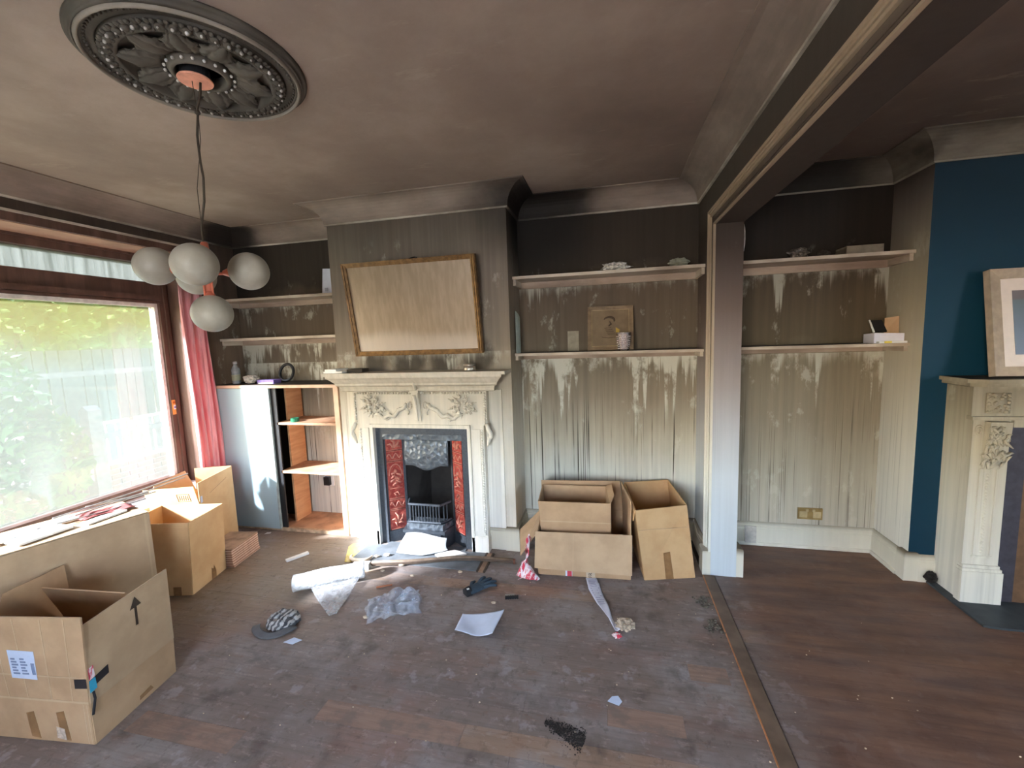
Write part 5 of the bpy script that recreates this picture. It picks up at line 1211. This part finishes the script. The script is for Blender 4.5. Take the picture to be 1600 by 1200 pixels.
ib, Bi, Ti = open_box('cardboard_box', [(x, y, .0105) for x, y in iq], [(-.497, 2.870, .500), (.002, 2.895, .500), (-.030, 3.215, .508), (-.515, 3.190, .508)], M_card, 'smaller open box standing inside the wide box')
decal([Bi[0], Bi[1], Ti[1], Ti[0]], [(.0, .70), (1, .70), (1, .715), (0, .715)], M_fold, 'crease', ib, .0042, .001)
flap(ib, Ti[1], Ti[2], Vector((.012, 3.19, .535)), Vector((.028, 2.97, .53)), M_card)
q2 = [(.224, 2.826), (.556, 2.914), (.500, 3.400), (.172, 3.31)]
r2, B, T = open_box('cardboard_box', q2, [(.164, 2.806, .498), (.502, 2.940, .500), (.446, 3.435, .505), (.112, 3.330, .505)], M_card2, 'tall open brown box with a strip of brown tape, beside the stub wall')
f2 = [B[0], B[1], T[1], T[0]]
decal(f2, [(.415, .0), (.575, .0), (.565, .385), (.43, .37)], M_tapebrown, 'tape', r2, .0045)
MB().tube([on_quad(f2, .0, .72, .004), on_quad(f2, 1, .70, .004)], .0012, 4).build('crease', M_fold, r2)
flap(r2, T[3], T[0], Vector((.150, 2.86, .40)) , Vector((.09, 3.27, .41)), M_card2)
# printed tape hanging off the box front
M_tapew = plain('silvery_white_tape', rgb(206, 208, 222), .4, var=.06)
def strip(u, v):
    w_ = [.070, .074, .082, .062, .022, .030]; cx_ = [-.135, -.128, -.105, -.055, -.005, .035]; cy_ = [2.782, 2.765, 2.66, 2.50, 2.37, 2.27]; cz_ = [.008, .010, .008, .012, .016, .010]
    t = v * 5; i = min(4, int(t)); f = t - i; g = lambda L: L[i] + (L[i + 1] - L[i]) * f
    return (g(cx_) + (u - .5) * g(w_) * .95, g(cy_) + (u - .5) * g(w_) * .25, g(cz_) + .012 * math.sin(v * 17 + u * 3) * (u - .2) * (1 if v > .3 else 0) + (.004 if v > .3 else 0))
ts = tag(MB().grid(strip, 6, 40, .0012).build('printed_tape', M_tapew, None, True, (-.1, 2.5, 0)), 'torn strip of printed white tape trailing from the box across the floor', 'tape')
b = MB(); rnd = random.Random(8)
for i in range(14):
    v = .22 + i * .03; u0_, u1_ = .15 + .1 * rnd.random(), .6 + .3 * rnd.random(); P_ = [Vector(strip(u0_, v)), Vector(strip(u1_, v)), Vector(strip(u1_, v + .008)), Vector(strip(u0_, v + .008))]; b.panel([q + Vector((0, 0, .0014)) for q in P_], .0005)
b.build('tape_print', plain('lilac_print', rgb(150, 150, 178), .6), ts)
tq = [Vector((-.165, 2.781, .006)), Vector((-.105, 2.784, .006)), Vector((-.105, 2.786, .125)), Vector((-.165, 2.783, .125))]
tp = MB().panel(tq, .001).build('box_tape', plain('beige_printed_tape', rgb(196, 176, 152), .4), ob)
text_mesh('FRA', .034, 'tape_lettering', M_ink, tp, frame_matrix(on_quad(tq, .48, .27, .0012), Vector((0, .02, 1)), Vector((-1, 0, 0))))
kn = lump('tape_knot', (.075, 2.29, .0), .035, (1.4, 1.0, .8), plain('beige_tape_back', rgb(176, 160, 140), .5, var=.4, scale=60), 'crumpled end of the printed tape lying on the boards', 'tape', 21, amp=.6)
lump('red_tape_scrap', (.03, 2.235, .0), .020, (1.2, 1.0, .45), M_plred, 'red and white tape scrap at the end of the strip', 'tape', 22, amp=.4)
# red and white plastic beside the wide box
def redbag(u, v):
    return (-.545 - .03 * u + .055 * (u - .5) * (1.4 - v) + .012 * math.sin(v * 15 + u * 5) - .05 * (1 - v) ** 2, 2.74 + .03 * math.sin(u * 6 + v * 9) + .03 * v, .006 + .27 * v + .012 * math.sin(u * 9) * v)
tag(MB().grid(redbag, 10, 26, .002).build('plastic_bag', M_plred, None, True, (-.56, 2.75, 0)), 'red and white plastic wrapping hanging beside the wide open box', 'plastic')
tag(MB().grid(lambda u, v: (-.625 + u * .13 + .02 * math.sin(v * 5), 2.685 + v * .06 + .01 * math.sin(u * 8), .005 + .05 * u * (1 - u) * (1 + v) + .075 * v * math.sin(u * 3)), 14, 10, .002).build('plastic_bag', M_plred, None, True, (-.57, 2.72, 0)), 'crumpled foot of red edged plastic on the floor by the box corner', 'plastic')

# ================================================================== FLOOR DEBRIS
br = empty('bubble_wrap_roll', (-1.90, 2.40, .002), 'roll of white bubble wrap lying on the floor before the mantel', 'bubble wrap')
a0, a1 = Vector((-2.085, 2.300, .062)), Vector((-1.715, 2.535, .062)); ax = (a1 - a0).normalized(); nx_ = Vector((0, 0, 1)); ny_ = ax.cross(nx_)
def roll(u, v):
    t = u * 2 * PI * 2.35; R = .046 + .0052 * u * 2.35 + .003 * math.sin(v * 9 + u * 5)
    p = a0 + ax * (v * (a1 - a0).length + .012 * math.sin(u * 9)) + (nx_ * math.cos(t) + ny_ * math.sin(t)) * R; return (p.x, p.y, max(.003, p.z))
MB().grid(roll, 90, 24, .003).build('roll', M_bubble, br, True)
MB().grid(lambda u, v: ((-1.965 + .26 * u) * (1 - v) + (-1.685 + .03 * u) * v, (2.300 + .165 * u) * (1 - v) + (2.105 + .03 * u) * v, .006 + .035 * (1 - v) ** 3 + .005 * abs(math.sin(u * 9 + v * 7))), 22, 14, .002).build('loose_film', M_bubblefilm, br, True)
from mathutils import noise as _ns
def crump(cx, cy, sx, sy, hz, seed, rot=0):
    def f(u, v):
        x, y = (u - .5) * 2, (v - .5) * 2; k = 1 - .25 * _ns.noise(Vector((u * 3 + seed, v * 3, 2)))
        x2, y2 = x * sx * k, y * sy * k; e = max(0, 1 - (abs(x) ** 3 + abs(y) ** 3) / 1.6)
        z = .004 + hz * e * (.25 + 1.3 * abs(_ns.noise(Vector((u * 3.0 + seed, v * 3.0, 0)))) + .35 * abs(_ns.noise(Vector((u * 6 + seed, v * 6, 5)))))
        return (cx + x2 * math.cos(rot) - y2 * math.sin(rot), cy + x2 * math.sin(rot) + y2 * math.cos(rot), z)
    return f
tag(MB().grid(crump(-1.335, 2.27, .165, .13, .085, 3, .5), 40, 32, .0012).build('plastic_film', M_film, None, False, (-1.33, 2.28, 0)), 'crumpled clear plastic film on the boards between roll and glove', 'plastic film')
# glove
gl = MB(); gc = Vector((-.865, 2.535, .0)); gd = Vector((.62, .78, 0)).normalized(); gs = Vector((gd.y, -gd.x, 0))
def gpnt(a, s_, z): p = gc + gd * a + gs * s_; return Vector((p.x, p.y, z))
def palm(u, v):
    a = 2 * PI * u; w_ = (.034 + .012 * math.sin(v * PI * .8)) ; h_ = .015 + .006 * math.sin(v * 3 + 1)
    return gpnt(-.075 + v * .115, math.cos(a) * w_, .018 + math.sin(a) * h_ * (1 if math.sin(a) > 0 else .9))
gl.grid(lambda u, v: palm(u, v), 20, 10)
gl.ball(gpnt(.035, 0, .018), .036, 12, 8, (1.0, 1.0, .45))
for i, (s_, L_, sp) in enumerate([(.036, .078, .42), (.013, .098, .13), (-.012, .094, -.13), (-.036, .076, -.42)]):
    d_ = (gd + gs * sp).normalized(); k0 = gpnt(.035, s_, .018); pts = [k0 - d_ * .01, k0 + d_ * L_ * .45 + Vector((0, 0, .010)), k0 + d_ * L_ * .8 + Vector((0, 0, .004)), k0 + d_ * L_ + Vector((0, 0, -.002))]
    gl.tube(pts, [.0120, .0115, .0105, .0065], 10)
k0 = gpnt(-.03, -.032, .018); gl.tube([k0, k0 - gs * .028 + gd * .022 + Vector((0, 0, .004)), k0 - gs * .036 + gd * .052], [.014, .0125, .007], 10)
go = tag(gl.build('work_glove', M_glove, None, True, (gc.x, gc.y, 0)), 'dark blue knitted work glove on the floor near the hearth', 'glove')
MB().tube([gpnt(-.10, 0, .016), gpnt(-.062, 0, .017)], [.030, .033], 14).build('cuff', M_black, go)
MB().obox(gpnt(-.085, .012, .045), (.016, .012, .004), .6).build('cuff_tag', M_white, go)
# paper sheet
def paper(u, v):
    p = [Vector((-.878, 2.265, 0)), Vector((-.622, 2.292, 0)), Vector((-.637, 2.076, 0)), Vector((-.873, 2.115, 0))]
    q = p[3].lerp(p[2], u).lerp(p[0].lerp(p[1], u), v); return (q.x, q.y, .006 + .10 * max(0, u - .45) ** 1.5 + .012 * (1 - v) * max(0, .3 - u) + .020 * (v - .4) ** 2 + .004 * math.sin(u * 7 + v * 4))
tag(MB().grid(paper, 20, 18, .0012).build('paper_sheet', M_bluepaper, None, True, (-.75, 2.18, 0)), 'pale blue creased sheet of paper on the floor below the glove', 'paper')
# crumpled striped cap
cpx = empty('striped_cap', (-1.935, 1.985, .0), 'crumpled grey and white striped cap on the floor', 'cap')
def crown(u, v):
    a = 2 * PI * u; r_ = .092 * math.sin(v * PI / 2) ** .6; k = 1 + .10 * _ns.noise(Vector((math.cos(a) * 1.5, math.sin(a) * 1.5, v * 2)))
    return (-1.925 + r_ * k * math.cos(a) * 1.05, 2.005 + r_ * k * math.sin(a) * .9, .012 + .036 * math.cos(v * PI / 2) ** .7 + .022 * _ns.noise(Vector((math.cos(a) * v * 4, math.sin(a) * v * 4, 3))) + .006 * math.sin(a * 9) * v)
MB().grid(crown, 40, 14, .003).build('crown', M_cap, cpx, True)
b = MB()
for i in range(9):
    a = rnd.uniform(0, 6.28); r_ = rnd.uniform(.0, .07); c_ = (-1.925 + r_ * math.cos(a), 2.01 + r_ * math.sin(a) * .8, .066); b.ball((c_[0], c_[1], .048), .020, 8, 5, (rnd.uniform(.8, 1.4), rnd.uniform(.6, 1), .6))
b.build('folds', M_cap, cpx, True)
MB().grid(lambda u, v: (-1.945 + (.095 + .045 * v) * math.cos(PI * (1.12 + u * .86)) * 1.02, 1.985 + (.085 + .04 * v) * math.sin(PI * (1.12 + u * .86)), .020 - .012 * v + .004 * math.sin(u * 9)), 22, 5, .004).build('brim', plain('dark_grey_brim', rgb(92, 92, 94), .5), cpx, True)
# flat scraps
def scrap(name, pts, mat, label, cat, z=.003, t=.0015):
    c_ = sum((Vector((p[0], p[1], 0)) for p in pts), Vector()) / len(pts)
    b = MB().prism([(p[0], p[1]) for p in pts], 'z', z, z + t); return tag(b.build(name, mat, None, False, (c_.x, c_.y, z)), label, cat)
scrap('paper_scrap', [(-1.80, 1.86), (-1.735, 1.855), (-1.705, 1.895), (-1.765, 1.905)], M_bluepaper, 'small pale blue paper scrap beside the striped cap', 'paper')
scrap('paper_scrap', [(-.02, 1.80), (.03, 1.785), (.045, 1.81), (.028, 1.838), (.0, 1.83)], M_bluepaper, 'tiny torn blue paper alone on the open floor', 'paper')
scrap('paper_scrap', [(-3.0, 3.01), (-2.955, 3.03), (-2.965, 3.055), (-3.0, 3.045)], M_white, 'small white scrap below the cupboard door', 'paper')
scrap('white_film_scrap', [(-2.02, 2.52), (-1.95, 2.56), (-2.0, 2.62), (-2.06, 2.58)], M_label, 'pale scrap of film just behind the bubble wrap roll', 'film')
scrap('yellow_patch', [(-1.985, 2.70), (-1.86, 2.72), (-1.95, 2.97), (-2.09, 2.985), (-2.10, 2.93)], mat_film('yellow_glow_tint', rgb(232, 210, 110), .6, .2), 'patch of yellow glow laid on the floor at the foot of the mantel', 'film', .0025, .001)  # thin yellow sheet laid to stand for a glow on the floor
st_ = MB().obox((-2.40, 2.70, .011), (.165, .032, .016), 1.02); tag(st_.build('white_batten', M_plasterpiece, None, False, (-2.4, 2.7, .003)), 'short white batten lying alone before the cupboard', 'batten')
# fallen rail
rpts = [(-1.735, 2.680, .026), (-1.45, 2.745, .028), (-1.15, 2.842, .030), (-1.0, 2.868, .030), (-.70, 2.882, .027)]
fr2 = empty('fallen_rail', (-1.2, 2.79, .0), 'long brown wooden rail lying across the hearth front', 'rail')
MB().tube(rpts, [.018] * 5, 10).build('rail', M_rail, fr2, True)
MB().tube([(x, y - .016, z + .004) for x, y, z in rpts], [.007] * 5, 6).build('groove_edge', plain('dark_rail_edge', rgb(84, 68, 56), .6), fr2)
MB().tube([(-.70, 2.882, .022), (-.685, 2.884, .022)], .020, 10).build('end_cap', plain('brown_end', rgb(120, 74, 58), .5), fr2)
tag(MB().obox((-1.80, 2.640, .024), (.12, .052, .040), .25).build('plaster_block', M_plasterpiece, None, False, (-1.8, 2.64, .003)), 'white block at the left end of the brown rail', 'block')
# boards dropped in front of the grate
def pap2(u, v):
    x = -1.625 + u * .375; top = Vector((x + .03 * (1 - u), 2.975 - .006 * u, .135 - .004 * u)); bot = Vector((x - .02 + .03 * u, 2.885 - .045 * math.sin(u * PI * 1.2) + .04 * u, .010 + .075 * max(0, u - .55)))
    return bot.lerp(top, v) + Vector((0, -.030 * math.sin(v * PI), .012 * math.sin(u * 5)))
tag(MB().grid(pap2, 18, 12, .003).build('white_sheet', M_white, None, True, (-1.45, 2.92, .008)), 'torn white sheet leaning against the ash front of the grate', 'sheet')
ps = [(-1.335, 2.885), (-1.125, 3.005 - .02), (-1.10, 2.955 - .01), (-1.29, 2.825)]
scrap('white_board', [(-1.325, 2.895), (-1.20, 2.985), (-1.085, 2.945), (-1.255, 2.845)], M_plasterpiece, 'thin white board lying flat at the corner of the hearth', 'board', .0085, .012)
# curved broken piece and chips
tag(MB().tube([(-1.885 + .085 * math.cos(t), 2.775 + .062 * math.sin(t), .018) for t in [PI * .95 + i * PI * 1.15 / 14 for i in range(15)]], [.006 + .010 * math.sin(i * PI / 14) for i in range(15)], 8).build('broken_ring', plain('pale_china', rgb(216, 196, 172), .5), None, True, (-1.86, 2.73, 0)), 'curved broken pale piece on the boards beside the hearth', 'fragment')
chips = [(-1.70, 2.83, .020, 'pale chip nearest the grate foot'), (-1.77, 2.80, .016, 'pale chip behind the curved broken piece'), (-1.52, 2.72, .018, 'pale chip just behind the middle of the rail'), (-1.62, 2.625, .014, 'pale chip in front of the rail beside the white block'), (-1.37, 2.60, .013, 'pale chip on the slate edge in front of the rail'), (-1.05, 2.70, .014, 'greenish chip on the slate in front of the rail'), (-1.45, 2.13, .013, 'lone pale chip between cap and clear plastic film'), (-.72, 2.40, .012, 'dark chip between glove and black connector')]
for x, y, r_, l_ in chips: lump('plaster_chip', (x, y, .004 if y < 2.745 else .0075), r_, (1.3, .8, .55), M_debris, l_, 'chip', int(x * 100) % 50, n=10, m=7, group='plaster chips by the hearth')
tag(MB().tube([(-1.555, 2.43, .008), (-1.46, 2.475, .008)], .006, 6).build('wood_sliver', plain('orange_wood_sliver', rgb(176, 112, 80), .7), None, False, (-1.5, 2.45, 0)), 'thin orange wood sliver behind the clear plastic film', 'sliver')
cn = empty('connector_strip', (-.62, 2.48, .002), 'small black toothed connector lying beyond the paper sheet', 'connector')
MB().obox((-.62, 2.475, .010), (.085, .014, .014), .25).build('body', M_black, cn)
for i in range(6): MB().obox((-.655 + i * .0145, 2.462 + i * .0037, .012), (.006, .016, .018), .25).build('tooth', M_black, cn)
MB().obox((-.64, 2.50, .006), (.06, .02, .004), .25).build('plate', plain('steel_plate', rgb(150, 146, 140), .4, .7), cn)
# ash and crumbs
b = MB(); rnd = random.Random(12)
for i in range(900):
    t = rnd.random() ** .8; w_ = rnd.gauss(0, .008 + .018 * t); x = -.285 + .17 * t + w_ * .25; y = 1.652 - .07 * t + w_; b.ball((x, y, .001), rnd.uniform(.0012, .0034), 5, 3, (1.3, 1, .4))
tag(b.build('black_ash', M_ash, None, True, (-.19, 1.61, 0)), 'smear of black ash on the front boards', 'ash', None, 'stuff')
for (x, y, l_) in [(.555, 2.64, 'grey ash heap against the threshold, farther one'), (.560, 2.41, 'grey ash heap against the threshold, nearer one')]:
    b = MB()
    for i in range(60): b.ball((x + rnd.gauss(0, .022), y + rnd.gauss(0, .03), .004), rnd.uniform(.003, .010), 6, 3, (1, 1, .7))
    tag(b.build('ash_heap', M_dirt, None, True, (x, y, 0)), l_, 'ash', None, 'stuff')
b = MB()
for i in range(110):
    x, y = rnd.uniform(-2.2, 1.6), rnd.uniform(1.2, 2.85)
    if -1.0 < x < -.55 and 2.05 < y < 2.7 or y > 2.70 or (-2.25 < x < -1.3 and y > 1.85): continue
    b.ball((x, y, .002), rnd.uniform(.0015, .0048), 5, 3, (1.2, .9, .7))
tag(b.build('plaster_crumbs', M_debris, None, True), 'pale plaster crumbs scattered over the boards', 'crumbs', None, 'stuff')
lump('charred_lump', (1.99, 3.07, .013), .032, (1.0, .7, 1.1), M_ash, 'dark charred lump on the floor between skirting and far mantel', 'lump', 17)
# sticker on the window
sk = MB().box(WX + .0205, WX + .0215, 2.958, 3.028, 1.085, 1.215).build('window_sticker', M_orangest, origin=(WX + .02, 2.99, 1.15))
tag(sk, 'small orange and white sticker on the window frame', 'sticker')
MB().obox((WX + .0222, 2.993, 1.150), (.0008, .044, .040)).build('white_patch', M_white, sk)
MB().obox((WX + .0228, 2.993, 1.148), (.0008, .036, .016)).build('red_print', M_purple, sk)
MB().obox((WX + .0224, 2.993, 1.192), (.0008, .050, .018)).build('brown_print', plain('sticker_brown', rgb(186, 96, 40), .5), sk)
